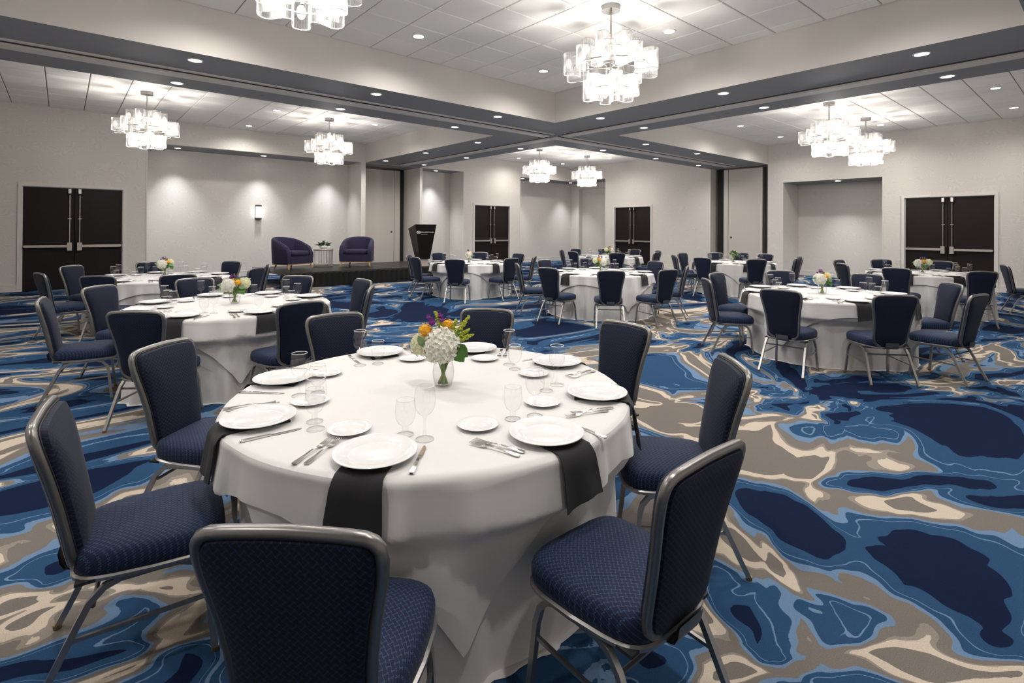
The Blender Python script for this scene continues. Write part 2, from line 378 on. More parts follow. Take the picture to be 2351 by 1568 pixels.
wr.box(19.42, DR, 4.48, 7.27, 0, 3.13); wr.box(19.3, DR, 7.75, 9.82, 0, ZS)
wr.box(19.35, DR, 14.73, 15.70, 0, ZS); wr.box(19.35, DR, 17.42, 17.95, 0, ZS); wr.box(19.35, DR, 15.70, 17.42, 3.52, ZS)
wr.box(19.62, DR, 15.70, 17.42, 0, 3.52)
struct(wr.build('wall_right', M['wall']), 'warm grey papered wall with alcove and double doors')
wb = MB(); wb.box(XN-.2, XN, YN-.2, YL+.1, 0, ZC+.3); struct(wb.build('wall_back', M['wall']), 'plain papered wall behind the camera')
wn = MB(); wn.box(XN, XR+.1, YN-.2, YN, 0, ZC+.3); struct(wn.build('wall_near', M['wall']), 'plain papered wall at the near side of the room')
# grey lids of alcoves and pockets
ac = MB()
for a, b, y in ((1.68, 7.70, 17.96), (7.84, 9.98, 18.45), (10.05, 11.95, 17.75), (14.91, 19.4, 17.95)): ac.box(a, b, YL+.001, y, ZS+.001, ZS+.1)
for a, b, x in ((7.75, 9.82, 19.3), (14.73, YL, 19.35)): ac.box(XR+.001, x, a, b, ZS+.001, ZS+.1)
struct(ac.build('ceiling_alcove', M['soffit']), 'grey painted lids of the wall alcoves')
ac2 = MB(); ac2.box(XR+.001, 19.42, 4.481, 7.269, 3.129, 3.2)
struct(ac2.build('ceiling_alcove', M['soffit']), 'grey painted lid of the right alcove')

# beams: cream fascia, grey soffit
def beam(name, x0, x1, y0, y1, label):
    m = MB(); m.cur = 0
    v = [(x0, y0, ZS), (x1, y0, ZS), (x1, y1, ZS), (x0, y1, ZS), (x0, y0, ZC+.3), (x1, y0, ZC+.3), (x1, y1, ZC+.3), (x0, y1, ZC+.3)]
    m.add(v, [(4, 5, 6, 7), (0, 1, 5, 4), (1, 2, 6, 5), (2, 3, 7, 6), (3, 0, 4, 7)]); m.cur = 1; m.add(v, [(0, 3, 2, 1)])
    o = m.build(name, [M['fascia'], M['soffit']]); return struct(o, label)
bA = beam('ceiling_beam', XN, XR, YA1, YA2, 'dropped ceiling beam running from upper left to the right pocket')
bB1 = beam('ceiling_beam', XB1, XB2, YN, YA1, 'dropped ceiling beam running from upper right to the crossing')
bB2 = beam('ceiling_beam', XB1, XB2, YA2, YL, 'dropped ceiling beam from the crossing to the left pocket')
beam('ceiling_beam', XN, XB1, YN, YC0, 'dropped ceiling edge above the camera'); beam('ceiling_beam', XB2, XR, YN, YC0, 'dropped ceiling edge at far right')
beam('ceiling_beam', XN, XC0, YC0, YA1, 'dropped ceiling edge at near left')
# partition tracks in the beams
tA = MB(); 
for a, b in ((XN, 8.78), (9.05, XR-.4)):
    tA.cur = 0; tA.box(a, b, 8.66, 8.745, ZS-.012, ZS+.01); tA.box(a, b, 8.86, 9.07, ZS-.03, ZS+.01)
    tA.cur = 1; tA.box(a, b, 8.745, 8.86, ZS-.003, ZS+.01)
struct(tA.build('trim_1', [M['fascia'], M['seam']]), 'cream partition track along the left beam')
tB = MB()
for a, b in ((YN, 8.60), (9.10, 16.5)):
    tB.cur = 0; tB.box(8.99, 9.21, a, b, ZS-.03, ZS+.01); tB.cur = 1; tB.box(8.92, 8.99, a, b, ZS-.003, ZS+.01)
struct(tB.build('trim_2', [M['fascia'], M['seam']]), 'cream partition track along the right beam')

# tiled ceilings: each lay-in tile a piece
PT = .6485; GAP = .016
def tile_mesh(w, d):
    m = MB(); i = .007; a, b = w/2-GAP/2, d/2-GAP/2
    r0 = [(-a+i, -b+i, 0), (a-i, -b+i, 0), (a-i, b-i, 0), (-a+i, b-i, 0)]; r1 = [(-a, -b, .006), (a, -b, .006), (a, b, .006), (-a, b, .006)]
    r2 = [(x, y, .022) for x, y, z in r1]
    m.rings([r0, r1, r2], True, True, False); return m.mesh('tile', M['tile'])
FULL = tile_mesh(PT, PT)
def tiled(x0, x1, y0, y1, xo, yo, label):
    s = MB(); s.box(x0, x1, y0, y1, ZC+.021, ZC+.12); c = struct(s.build('ceiling', M['grid']), label)
    def seams(a, b, o):
        k = math.ceil((a-o)/PT-1e-6); l = [a]
        while o+k*PT < b-.03:
            if o+k*PT > a+.03: l.append(o+k*PT)
            k += 1
        return l+[b]
    xs, ys = seams(x0, x1, xo), seams(y0, y1, yo)
    for i in range(len(xs)-1):
        for j in range(len(ys)-1):
            wx, wy = xs[i+1]-xs[i], ys[j+1]-ys[j]
            me = FULL if abs(wx-PT) < .002 and abs(wy-PT) < .002 else tile_mesh(wx, wy)
            ob('ceiling_tile', me, c, ((xs[i]+xs[i+1])/2, (ys[j]+ys[j+1])/2, ZC))
tiled(XC0, XB1, YC0, YA1, 7.57, 4.55, 'white lay-in tile ceiling over the nearest bay')
tiled(XN, XB1, YA2, YL, .38, 13.42-PT/2, 'white lay-in tile ceiling over the stage bay')
tiled(XB2, XR, YC0, YA1, 14.08-PT/2, 4.20-PT/2, 'white lay-in tile ceiling over the right bay')
tiled(XB2, XR, YA2, YL, 14.0-PT/2, 13.33-PT/2, 'white lay-in tile ceiling over the farthest bay')

# baseboards and corner guards
bb = MB(); H = .155; T = .016
def bby(x0, x1, y): bb.box(x0, x1, y-T, y+.002, 0, H); bb.box(x0, x1, y-T-.004, y, H, H+.012)
for a, b, y in ((XN, -.80, YL), (1.25, 1.68, YL), (1.68, 7.70, 17.96), (7.66, 7.84, YL), (9.98, 10.05, YL), (10.05, 11.95, 17.75), (11.95, 12.45, YL), (14.42, 14.91, YL), (14.91, 19.35, 17.95)): bby(a, b, y)
for x, y0, y1 in ((7.70, YL, 17.96), (11.95, YL, 17.75)): bb.box(x-T, x, y0, y1, 0, H)
struct(bb.build('baseboard_left', M['trim']), 'cream baseboard along the left wall')
bb = MB()
def bbx(y0, y1, x): bb.box(x-T, x+.002, y0, y1, 0, H); bb.box(x-T-.004, x, y0, y1, H, H+.012)
for a, b, x in ((YN, 2.0, XR), (4.05, 4.48, XR), (4.48, 7.27, 19.42), (7.27, 7.75, XR), (9.82, 12.36, XR), (14.30, 14.73, XR), (14.73, 15.7, 19.35), (17.42, 17.95, 19.35)): bbx(a, b, x)
bb.box(XR, 19.42, 7.27-T, 7.27, 0, H)
struct(bb.build('baseboard_right', M['trim']), 'cream baseboard along the right wall')
n_trim = 2
def guard_y(x, z1=ZS, wd=.028):
    global n_trim; n_trim += 1
    m = MB(); m.box(x-wd/2, x+wd/2, YL-.008, YL+.05, 0, z1); struct(m.build('trim_%d' % n_trim, M['trim']), 'cream corner guard on the left wall')
def guard_x(y, z1=ZS, wd=.028):
    global n_trim; n_trim += 1
    m = MB(); m.box(XR-.008, XR+.05, y-wd/2, y+wd/2, 0, z1); struct(m.build('trim_%d' % n_trim, M['trim']), 'cream corner guard on the right wall')
for x in (1.68, 7.70, 7.83, 9.99, 10.06, 11.95, 14.91): guard_y(x)
for y, z in ((4.48, 3.13), (7.27, 3.13), (7.74, ZS), (9.83, ZS), (14.73, ZS)): guard_x(y, z)

# double doors with panic hardware; local frame: x along the wall, +y into the wall, origin at the floor centre
def rbox(m, x0, x1, y0, y1, z0, z1): m.box(x0, x1, y0, y1, z0, z1)
def door(n, w_, hgt, loc, rz, label):
    root = thing('door_%d' % n, label, None, loc, rz); root['kind'] = 'structure'
    fr = MB(); t = .075
    fr.box(-w_/2-t, -w_/2, -.022, .12, 0, hgt+t); fr.box(w_/2, w_/2+t, -.022, .12, 0, hgt+t); fr.box(-w_/2, w_/2, -.022, .12, hgt, hgt+t)
    fr.box(-w_/2, -w_/2+.015, .03, .12, 0, hgt); fr.box(w_/2-.015, w_/2, .03, .12, 0, hgt); fr.box(-w_/2, w_/2, .03, .12, hgt-.015, hgt)
    fr.build('door_frame', M['trim'], root)
    back = MB(); back.box(-w_/2, w_/2, .12, .14, 0, hgt); back.build('door_backing', M['black'], root)
    for s in (-1, 1):
        lf = MB(); a, b = sorted((s*.006, s*(w_/2-.018))); lf.box(a, b, .055, .10, .012, hgt-.02)
        leaf = lf.build('door_leaf', M['door'], root)
        xi = s*.095
        br = MB(); a, b = sorted((xi+s*.05, s*(w_/2-.05))); br.box(a, b, -.03, .005, 1.025, 1.085); c0, c1 = sorted((xi+s*.05, xi+s*(w_/2-.05)*.62)); br.box(c0, c1, -.04, -.03, 1.03, 1.08)
        e0, e1 = sorted((s*(w_/2-.05), s*(w_/2-.03))); br.box(e0, e1, -.03, .055, 1.03, 1.08)
        br.build('push_bar', M['steel'], leaf)
        lb = MB(); lb.box(xi-.045, xi+.045, -.045, .055, .945, 1.14); lb.build('latch_case', M['steel'], leaf)
        rd = MB(); rd.cyl((xi, .012), .011, 1.14, hgt-.13, 8); rd.build('vertical_rod', M['steel'], leaf)
        gd = MB(); gd.box(xi-.035, xi+.035, 0, .055, 1.72, 1.735); gd.build('rod_guide', M['steel'], leaf)
        tl = MB(); tl.box(xi-.028, xi+.028, -.02, .055, hgt-.14, hgt-.03); tl.build('top_latch', M['steel'], leaf)
        tb = MB(); tb.box(xi-.022, xi+.022, -.01, .055, hgt-.185, hgt-.14); tb.build('latch_shroud', M['black'], leaf)
door(1, 1.91, 2.49, (.225, YL, 0), 0, 'dark brown double doors at far left with steel push bars')
door(2, 1.84, 2.49, (13.41, YL, 0), 0, 'dark brown double doors beyond the lectern, left of the corner')
door(3, 1.83, 2.49, (XR, 13.32, 0), -PI/2, 'dark brown double doors on the far wall right of the corner')
door(4, 1.89, 2.49, (XR, 3.015, 0), -PI/2, 'dark brown double doors at far right with steel push bars')

# folded partitions in their pockets
pl = thing('folding_partition', 'beige partition panel parked in the pocket left of the lectern', 'partition', (8.8, 17.9, 0))
m = MB(); m.box(-.92, .70, 0, .09, .01, ZS-.07); pnl = m.build('panel', M['panel'], pl)
m = MB(); m.box(.715, .955, -.004, .09, .01, ZS-.07); m.build('end_post', M['panel'], pl)
m = MB(); m.box(.70, .715, .01, .09, .01, ZS-.06); m.build('seam', M['seam'], pl)
m = MB(); m.box(-.92, .96, .005, .085, ZS-.07, ZS-.005); m.build('top_seal', M['bronze'], pl)
m = MB(); m.tube([(.60, -.012, 1.40), (.60, .0, 1.40)], .035, 14); m.build('lock', M['bronze'], pnl)
m = MB(); m.box(.955, 1.16, .10, .5, 0, ZS-.01); m.build('dark_gap', M['black'], pl)  # black block stands in for the shade of the deep pocket gap
pr = thing('folding_partition', 'beige partition stack parked in the pocket right of the far doors', 'partition', (18.28, 8.7, 0), -PI/2)
m = MB(); m.box(-.52, .69, 0, .09, .01, ZS-.06); pnl = m.build('panel', M['panel'], pr)
m = MB(); m.box(-.70, -.535, -.004, .09, .01, ZS-.06); m.build('end_post', M['panel'], pr)
m = MB(); m.box(-.535, -.52, .01, .09, .01, ZS-.06); m.build('seam', M['seam'], pr)
m = MB(); m.box(-.70, .95, .005, .085, ZS-.06, ZS-.005); m.build('top_seal', M['bronze'], pr)
m = MB(); m.tube([(-.42, -.012, 1.28), (-.42, 0, 1.28)], .035, 14); m.build('lock', M['bronze'], pnl)
for k in range(3):
    m = MB(); m.box(.70+k*.085, .775+k*.085, .004+k*.012, .95, .01, ZS-.05); m.build('stacked_edge', M['seam'], pr)
m = MB(); m.box(-1.0, -.70, .15, .9, 0, ZS-.01); m.build('dark_gap', M['black'], pr)  # black block painted in for the dark depth beside the post

# ================================================================== ceiling lights
def lamp(name, kind, parent, loc, energy, col, **kw):
    d = bpy.data.lights.new(name, kind); d.energy = energy; d.color = col
    for k, v in kw.items(): setattr(d, k, v)
    o = bpy.data.objects.new(name, d); COL.objects.link(o); o.parent = parent; o.location = loc; return o
rm = MB(); rm.lathe([(.075, -.002), (.079, -.009), (.094, -.009), (.098, 0)], 24); RING = rm.mesh('trim_ring', M['trim'], 40)
lm = MB(); lm.lathe([(0.0001, -.004), (.077, -.004)], 24); LENS = lm.mesh('lens', M['lens'])
spot_cache = {}
def downlight(x, y, z, label, group, watts, cone=160, blend=.9, tilt=None, r=1.0):
    t = thing('recessed_downlight', label, 'downlight', (x, y, z), 0, group)
    a = ob('trim_ring', RING, t); b = ob('lens', LENS, t)
    key = (watts, cone, blend)
    if key not in spot_cache:
        d = bpy.data.lights.new('spot_lamp', 'SPOT'); d.energy = watts; d.color = SPOT_COL if cone > 100 else (.93, .965, 1); d.spot_size = math.radians(cone); d.spot_blend = blend; d.shadow_soft_size = .07
        spot_cache[key] = d
    o = bpy.data.objects.new('spot_lamp', spot_cache[key]); COL.objects.link(o); o.parent = t; o.location = (0, 0, -.02)
    return t
def row(pts, z, where, group, watts, **kw):
    for i, (x, y) in enumerate(pts): downlight(x, y, z, 'round recessed downlight in %s, %s from the left' % (where, ORD[i]), group, watts, **kw)
G1 = 'downlights in the beam soffits'; G2 = 'downlights in the tile ceilings'; G3 = 'downlights in the alcove lids'
row([(1.33, 8.08), (3.95, 8.08), (6.56, 8.08)], ZS, 'the near strip of the left beam', G1, SOFFIT_W)
row([(1.33, 9.54), (3.94, 9.54), (6.53, 9.54)], ZS, 'the far strip of the left beam', G1, SOFFIT_W)
row([(11.55, 8.07), (14.06, 8.05)], ZS, 'the beam right of the crossing, near strip', G1, SOFFIT_W)
row([(11.55, 9.5), (14.12, 9.5), (16.67, 9.49)], ZS, 'the beam right of the crossing, far strip', G1, SOFFIT_W)
row([(8.17, 6.79), (8.16, 4.21), (8.18, 1.62)], ZS, 'the near strip of the right beam', G1, SOFFIT_W)
row([(9.64, 6.79), (9.65, 4.21), (9.64, 1.61)], ZS, 'the far strip of the right beam', G1, SOFFIT_W)
row([(8.13, 15.9), (8.15, 13.41), (8.15, 10.85)], ZS, 'the beam above the lectern, near strip', G1, SOFFIT_W)
row([(9.63, 15.95), (9.65, 13.44), (9.65, 10.87)], ZS, 'the beam above the lectern, far strip', G1, SOFFIT_W)
row([(4.0, 6.81), (6.58, 6.80), (6.61, 4.23)], ZC, 'the nearest tile ceiling', G2, SPOT_W)
row([(3.96, 16.0), (3.95, 13.43), (6.54, 13.44)], ZC, 'the stage-bay tile ceiling', G2, SPOT_W)
row([(14.08, 6.77), (16.62, 6.75), (14.09, 4.2), (16.7, 4.19), (14.06, 1.6), (16.6, 1.58)], ZC, 'the right-bay tile ceiling', G2, SPOT_W)
row([(13.99, 15.87), (16.6, 15.9), (14.0, 13.33), (16.6, 13.32)], ZC, 'the farthest tile ceiling', G2, SPOT_W)
row([(2.46, 17.45), (4.75, 17.45), (6.95, 17.45)], ZS, 'the stage alcove', G3, ALCOVE_W, cone=78, blend=1.0)
row([(10.97, 17.30)], ZS, 'the narrow alcove beyond the lectern', G3, ALCOVE_W, cone=78, blend=1.0)
row([(15.5, 17.3), (18.6, 17.3)], ZS, 'the corner alcove', G3, ALCOVE_W, cone=78, blend=1.0)
row([(18.60, 5.80)], 3.12, 'the right-hand alcove', G3, ALCOVE_W*.7, cone=86, blend=1.0)
# unseen twins of the rows, added out of frame to light the near tables
for x, y, lb in ((1.4, 6.81, 'above the left edge'), (6.6, 1.65, 'right of the top edge'), (1.4, 1.65, 'above the camera'), (4.0, 1.65, 'above the top edge'), (-.3, 4.2, 'left of the top edge')): downlight(x, y, ZC, 'round recessed downlight in the nearest tile ceiling, out of frame %s' % lb, G2, SPOT_W)

for x, y, lb in ((1.33, .30, 'first'), (3.95, .30, 'second'), (6.56, .30, 'third')): downlight(x, y, ZS, 'added unseen downlight in the near soffit over the camera, %s one' % lb, G1, SOFFIT_W)  # unseen soffit downlights, added to lighten the table sides facing the camera
for x, y, lb in ((-1.68, 1.62, 'first'), (-1.68, 4.2, 'second'), (-1.68, 6.8, 'third')): downlight(x, y, ZS, 'added unseen downlight in the soffit beyond the left edge, %s one' % lb, G1, SOFFIT_W)  # more unseen soffit downlights, added as soft fill from the left
# sprinkler plates
for x, y, lb in ((2.54, 9.48, 'small round sprinkler plate in the left beam'), (9.66, 4.9, 'small round sprinkler plate in the right beam')):
    t = MB(); t.lathe([(.0001, -.012), (.04, -.012), (.045, -.004), (.05, 0)], 16); o = t.build('sprinkler_cover', M['soffit'], None, 40); o.location = (x, y, ZS); tag(o, lb, 'sprinkler')

# chandeliers: three tiers of ribbed wavy glass
def wavy(R0, a, n, k, off=0., step=.0065):
    raw = []; K = 720
    for i in range(K):
        th = 2*PI*i/K; ph = n*th; r = R0+a*math.cos(ph); t2 = th+(k/n)*math.sin(2*ph)+off
        raw.append(Vector((r*math.cos(t2), r*math.sin(t2), 0)))
    ln = [0]
    for i in range(K): ln.append(ln[-1]+(raw[(i+1) % K]-raw[i]).length)
    N_ = int(ln[-1]/step/2)*2; pts = []; j = 0
    for i in range(N_):
        d = ln[-1]*i/N_
        while ln[j+1] < d: j += 1
        t = (d-ln[j])/(ln[j+1]-ln[j]+1e-9); pts.append(raw[j].lerp(raw[(j+1) % K], t))
    return pts
def ribbed(pts, z0, z1, amp=.0045):
    m = MB(); n = len(pts); out = []
    for i, p in enumerate(pts):
        t = (pts[(i+1) % n]-pts[i-1]).normalized(); nn = Vector((t.y, -t.x, 0)); out.append(p+nn*(amp if i % 2 else -amp))
    m.rings([[(q.x, q.y, z) for q in out] for z in (z1, z0)]); m.mi = [i % 2 for i in range(len(m.f))]; return m
def chandelier():
    t = thing('chandelier', 'x', 'chandelier')
    c = MB(); c.lathe([(.0001, -.062), (.113, -.062), (.115, -.055), (.115, 0)], 32); can = c.build('canopy', M['trim'], t, 40)
    c = MB(); c.lathe([(.0001, -.064), (.118, -.064), (.118, -.060)], 32); c.build('canopy_plate', M['chrome'], can, 40)
    c = MB(); c.cyl((0, 0), .013, -1.10, -.062, 10); c.build('rod', M['steel'], t, 40)
    for nm, R0, a, n, k, z0, z1, off in (('upper_tier', .265, .098, 6, .42, -.67, -.425, .3), ('middle_tier', .495, .11, 10, .42, -.885, -.63, 0.), ('lower_tier', .265, .098, 6, .42, -1.175, -.92, .9)):
        pts = wavy(R0, a, n, k, off)
        tier = ribbed(pts, z0, z1).build(nm, [M['cglass'], M['crib']], t)
        tier['label'] = 'ribbed clear glass band'
        for z in (z0, z1):
            r = MB(); r.rings([[(q.x*s, q.y*s, z+dz) for q in pts[::2]] for s, dz in ((1, -.003), (1, .003))]); r.build('rim', M['rim'], tier)
        ringm = MB(); ringm.tube([((R0-.02)*math.cos(2*PI*i/24), (R0-.02)*math.sin(2*PI*i/24), (z0+z1)/2-.03) for i in range(24)], .008, 6, True); ringm.build('ring', M['steel'], tier, 40)
        sp = MB()
        for i in range(3): th = 2*PI*i/3; sp.tube([(0, 0, (z0+z1)/2-.03), ((R0-.02)*math.cos(th), (R0-.02)*math.sin(th), (z0+z1)/2-.03)], .005, 5)
        sp.build('spoke', M['steel'], tier)
        for i in range(n):
            th = 2*PI*i/n+off; bm = MB(); bm.sphere(((R0+a*.45)*math.cos(th), (R0+a*.45)*math.sin(th), (z0+z1)/2), .040, 12, 8, (1, 1, 1.6)); bm.build('bulb', M['bulb'], tier, 60)
    d = bpy.data.lights.new('chandelier_lamp', 'POINT'); d.energy = CHAND_W; d.color = CHAND_COL; d.shadow_soft_size = .09
    for z in (-.93, -1.07):
        o = bpy.data.objects.new('chandelier_lamp', d); COL.objects.link(o); o.parent = t; o.location = (0, 0, z)
    return t
ch0 = chandelier(); register(ch0)
spots = [(5.31, 4.25, 'large ribbed glass chandelier in the foreground bay, fully in view'), (1.42, 4.20, 'ribbed glass chandelier cut off by the top edge'),
         (1.34, 13.47, 'ribbed glass chandelier above the far left table'), (5.28, 13.5, 'ribbed glass chandelier hanging in front of the stage'),
         (12.95, 4.22, 'ribbed glass chandelier in the right bay, left of its pair'), (15.40, 4.18, 'ribbed glass chandelier in the right bay, right of its pair'),
         (12.92, 13.53, 'small distant chandelier in the far bay, left one'), (15.47, 13.52, 'small distant chandelier in the far bay, right one')]
for i, (x, y, lb) in enumerate(spots):
    o = ch0 if i == 0 else copy_tree(ch0)
    o.location = (x, y, ZC); o.rotation_euler = (0, 0, .37*i); tag(o, lb, 'chandelier', 'ribbed glass chandeliers')

# wall sconce in the stage alcove
sc = thing('wall_sconce', 'slim rectangular glowing sconce with bronze caps on the stage wall', 'sconce', (4.733, 17.96, 1.79))
m = MB(); m.box(-.085, .085, -.015, 0, 0, .47); m.build('backplate', M['bronze'], sc)
m = MB(); m.box(-.07, .07, -.10, -.015, .06, .41); m.build('diffuser', M['sconce'], sc)
m = MB(); m.box(-.08, .08, -.11, -.012, .41, .465); m.build('top_cap', M['bronze'], sc)
m = MB(); m.box(-.08, .08, -.11, -.012, .005, .06); m.build('bottom_cap', M['bronze'], sc)

# ================================================================== stage and what stands on it
HS = .40
st = thing('stage', 'low black portable stage with pleated skirt below the wall sconce', 'stage', (0, 0, 0))
SX0, SX1, SY0, SY1 = 4.12, 9.30, 13.58, 16.15
cuts = [SX0, SX0+1.73, SX0+3.46, SX1]
for i in range(3):
    m = MB(); m.box(cuts[i]+.003, cuts[i+1]-.003, SY0, SY1, HS-.03, HS); m.build('deck_panel', M['stage'], st)
m = MB(); m.box(SX0-.006, SX1+.006, SY0-.008, SY0-.001, HS-.05, HS-.001); m.box(SX0-.008, SX0-.001, SY0, SY1, HS-.05, HS-.001); m.build('edge_strip', M['bronze'], st)
def skirt(p0, p1, n, name):
    m = MB(); p0, p1 = Vector(p0), Vector(p1); d = (p1-p0).normalized(); nn = Vector((d.y, -d.x, 0)); rs = [[], []]
    for i in range(n+1):
        k = i % 4; o = (.0, .0, .022, .022)[k]; q = p0.lerp(p1, i/n)+nn*o
        rs[0].append((q.x, q.y, .01)); rs[1].append((q.x, q.y, HS-.035))
    m.rings(rs, False); m.build(name, M['skirt'], st)
skirt((SX0, SY0-.002, 0), (SX1, SY0-.002, 0), 132, 'front_skirt'); skirt((SX1, SY0, 0), (SX1, SY1, 0), 60, 'side_skirt')
for y in (13.9, 15.8):
    m = MB(); m.tube([(SX0+.1, y, 0), (SX0+.1, y, HS-.03)], .02, 8); m.build('support_leg', M['bronze'], st)

def armchair():
    t = thing('armchair', 'x', 'armchair')
    # barrel shell: U in plan, facing -y; front at y=-.40, back at y=.38
    def U(s, off):      # s 0..1 along the U, off = inward offset
        w_, fr = .455-off, -.38
        L1 = .42; L2 = PI*w_; tot = 2*L1+L2; d = s*tot
        if d < L1: return (-w_, fr+d)
        if d > tot-L1: return (w_, fr+(tot-d))
        a = (d-L1)/L2*PI
        return (-w_*math.cos(a), fr+L1+(.40-off)*math.sin(a))
    n = 40; rings = []
    def top(s):
        k = abs(s-.5)*2
        return .58+.30*(1-k**2.1)-(.10*((k-.93)/.07)**2 if k > .93 else 0)
    m = MB()
    prof = []
    for i in range(n+1):
        s = i/n; z1 = top(s); r = []
        bul = .02
        for off, z in ((.0, .155), (-.008, .30), (-.015, z1*.75), (-.01, z1-.045), (.02, z1-.008), (.05, z1), (.085, z1-.012), (.105, z1-.05), (.10, .40), (.10, .155)):
            x, y = U(s, off); lean = .10*max(0, (z-.3))*(1-min(1, abs(s-.5)*3.2)); r.append((x, y+lean, z))
        prof.append(r)
    m.rings(prof, True, True, True); m.build('shell', M['arm'], t, 50)
    def cushion(x, y0, y1, z0, z1, rd, name, mat):
        c = MB(); rr = []
        for zz, sc in ((z0, .93), (z0+.02, .985), ((z0+z1)/2, 1.0), (z1-.03, .985), (z1-.008, .94), (z1, .80), (z1+.006, .3)):
            ring = []
            for j in range(28):
                a = 2*PI*j/28; ca, sa = math.cos(a), math.sin(a)
                ring.append((x*sc*math.copysign(abs(ca)**.35, ca), (y0+y1)/2+(y1-y0)/2*sc*math.copysign(abs(sa)**.35, sa), zz))
            rr.append(ring)
        c.rings(rr, True, True, True); return c.build(name, mat, t, 45)
    cushion(.355, -.40, .30, .36, .50, .05, 'seat_cushion', M['arm'])
    m = MB(); m.box(-.356, .356, -.385, .25, .155, .362); m.build('seat_base', M['arm'], t)
    m = MB(); m.box(-.44, .44, -.375, -.335, .125, .155); m.box(-.44, -.40, -.335, .2, .125, .155); m.box(.40, .44, -.335, .2, .125, .155); m.box(-.3, .3, .2, .24, .125, .155); m.build('wood_rail', M['oak'], t)
    for sx in (-1, 1):
        for sy in (-1, 1):
            m = MB(); x0 = .40*sx if sy < 0 else .27*sx; y0 = -.345 if sy < 0 else .22
            m.tube([(x0, y0, .155), (x0+.012*sx, y0+.02*sy, .08), (x0+.035*sx, y0+.05*sy, .008)], [.032, .024, .015], 8); m.build('leg', M['oak'], t, 40)
    return t
a0 = armchair(); register(a0)
a0.location = (4.80, 15.02, HS); a0.rotation_euler = (0, 0, math.radians(27)); tag(a0, 'navy patterned barrel armchair on stage left of the wire table, angled right', 'armchair', 'armchairs on the stage')
a1 = copy_tree(a0); a1.location = (6.76, 14.98, HS); a1.rotation_euler = (0, 0, math.radians(-36)); tag(a1, 'navy patterned barrel armchair on stage right of the wire table, facing camera', 'armchair', 'armchairs on the stage')

tb = thing('side_table', 'drum side table of bronze wire loops between the armchairs', 'table', (5.80, 15.22, HS))
m = MB(); m.lathe([(.0001, .475), (.27, .475), (.28, .48), (.28, .508), (.275, .515), (.0001, .515)], 32); m.build('table_top', M['wire'], tb, 35)
m = MB(); m.tube([(.265*math.cos(2*PI*i/32), .265*math.sin(2*PI*i/32), .012) for i in range(32)], .010, 6, True); m.build('base_ring', M['wire'], tb, 40)
for i in range(36):
    if i % 2: continue
    m = MB(); th = 2*PI*i/36; dd = 2*PI/36*.32
    for s in (-1, 1):
        pass
    pts = [(.262*math.cos(th-dd*3), .262*math.sin(th-dd*3), .475), (.262*math.cos(th-dd*3), .262*math.sin(th-dd*3), .08), (.262*math.cos(th), .262*math.sin(th), .03), (.262*math.cos(th+dd*3), .262*math.sin(th+dd*3), .08), (.262*math.cos(th+dd*3), .262*math.sin(th+dd*3), .475)]
    m.tube(pts, .0045, 5); m.tube([(.262*math.cos(th), .262*math.sin(th), .475), (.262*math.cos(th), .262*math.sin(th), .03)], .0045, 5)
    m.build('wire_loop', M['wire'], tb, 60)
PS = 1.25
pp = thing('potted_plant', 'small green leafy plant in a white bowl on the wire table', 'plant', (5.80, 15.22, HS+.515))
m = MB(); m.lathe([(.0001, .0), (.055, .0), (.10, .03), (.118, .065), (.112, .095), (.10, .105), (.095, .10), (.0001, .09)], 28); m.build('bowl', M['pot'], pp, 40)
rnd = random.Random(3)
for i in range(46):
    a = rnd.random()*2*PI; r0 = .02+.06*rnd.random(); ln = .12+.11*rnd.random(); el = rnd.uniform(.15, 1.25)
    p0 = Vector((r0*math.cos(a), r0*math.sin(a), .09)); d = Vector((math.cos(a)*math.cos(el), math.sin(a)*math.cos(el), math.sin(el))); sd = Vector((-math.sin(a), math.cos(a), 0))*(.020+.010*rnd.random())
    q = p0+d*ln; md = p0+d*ln*.55+Vector((0, 0, .012))
    m = MB(); m.add([p0, md-sd, q-Vector((0, 0, .03)), md+sd], [(0, 1, 2), (0, 2, 3)]); m.build('leaf', M['darkleaf'], pp)

# lectern with lettering
lc = thing('lectern', 'dark tapered wooden lectern with white hotel lettering on the stage', 'lectern', (8.37, 13.92, HS), math.radians(-6))
def frus(m, w0, d0, z0, w1, d1, zf, zb, yo0=0, yo1=0):
    m.add([(-w0/2, yo0-d0/2, z0), (w0/2, yo0-d0/2, z0), (w0/2, yo0+d0/2, z0), (-w0/2, yo0+d0/2, z0), (-w1/2, yo1-d1/2, zf), (w1/2, yo1-d1/2, zf), (w1/2, yo1+d1/2, zb), (-w1/2, yo1+d1/2, zb)],
          [(0, 3, 2, 1), (4, 5, 6, 7), (0, 1, 5, 4), (1, 2, 6, 5), (2, 3, 7, 6), (3, 0, 4, 7)])
m = MB(); frus(m, .335, .33, .21, .70, .52, 1.262, 1.13, 0, .03); m.build('body', M['lectern'], lc)
m = MB(); m.box(-.135, .135, -.12, .12, .02, .21); m.build('base', M['lect_base'], lc)
m = MB(); m.box(-.17, .17, -.155, .155, 0, .02); m.build('foot', M['lect_base'], lc)
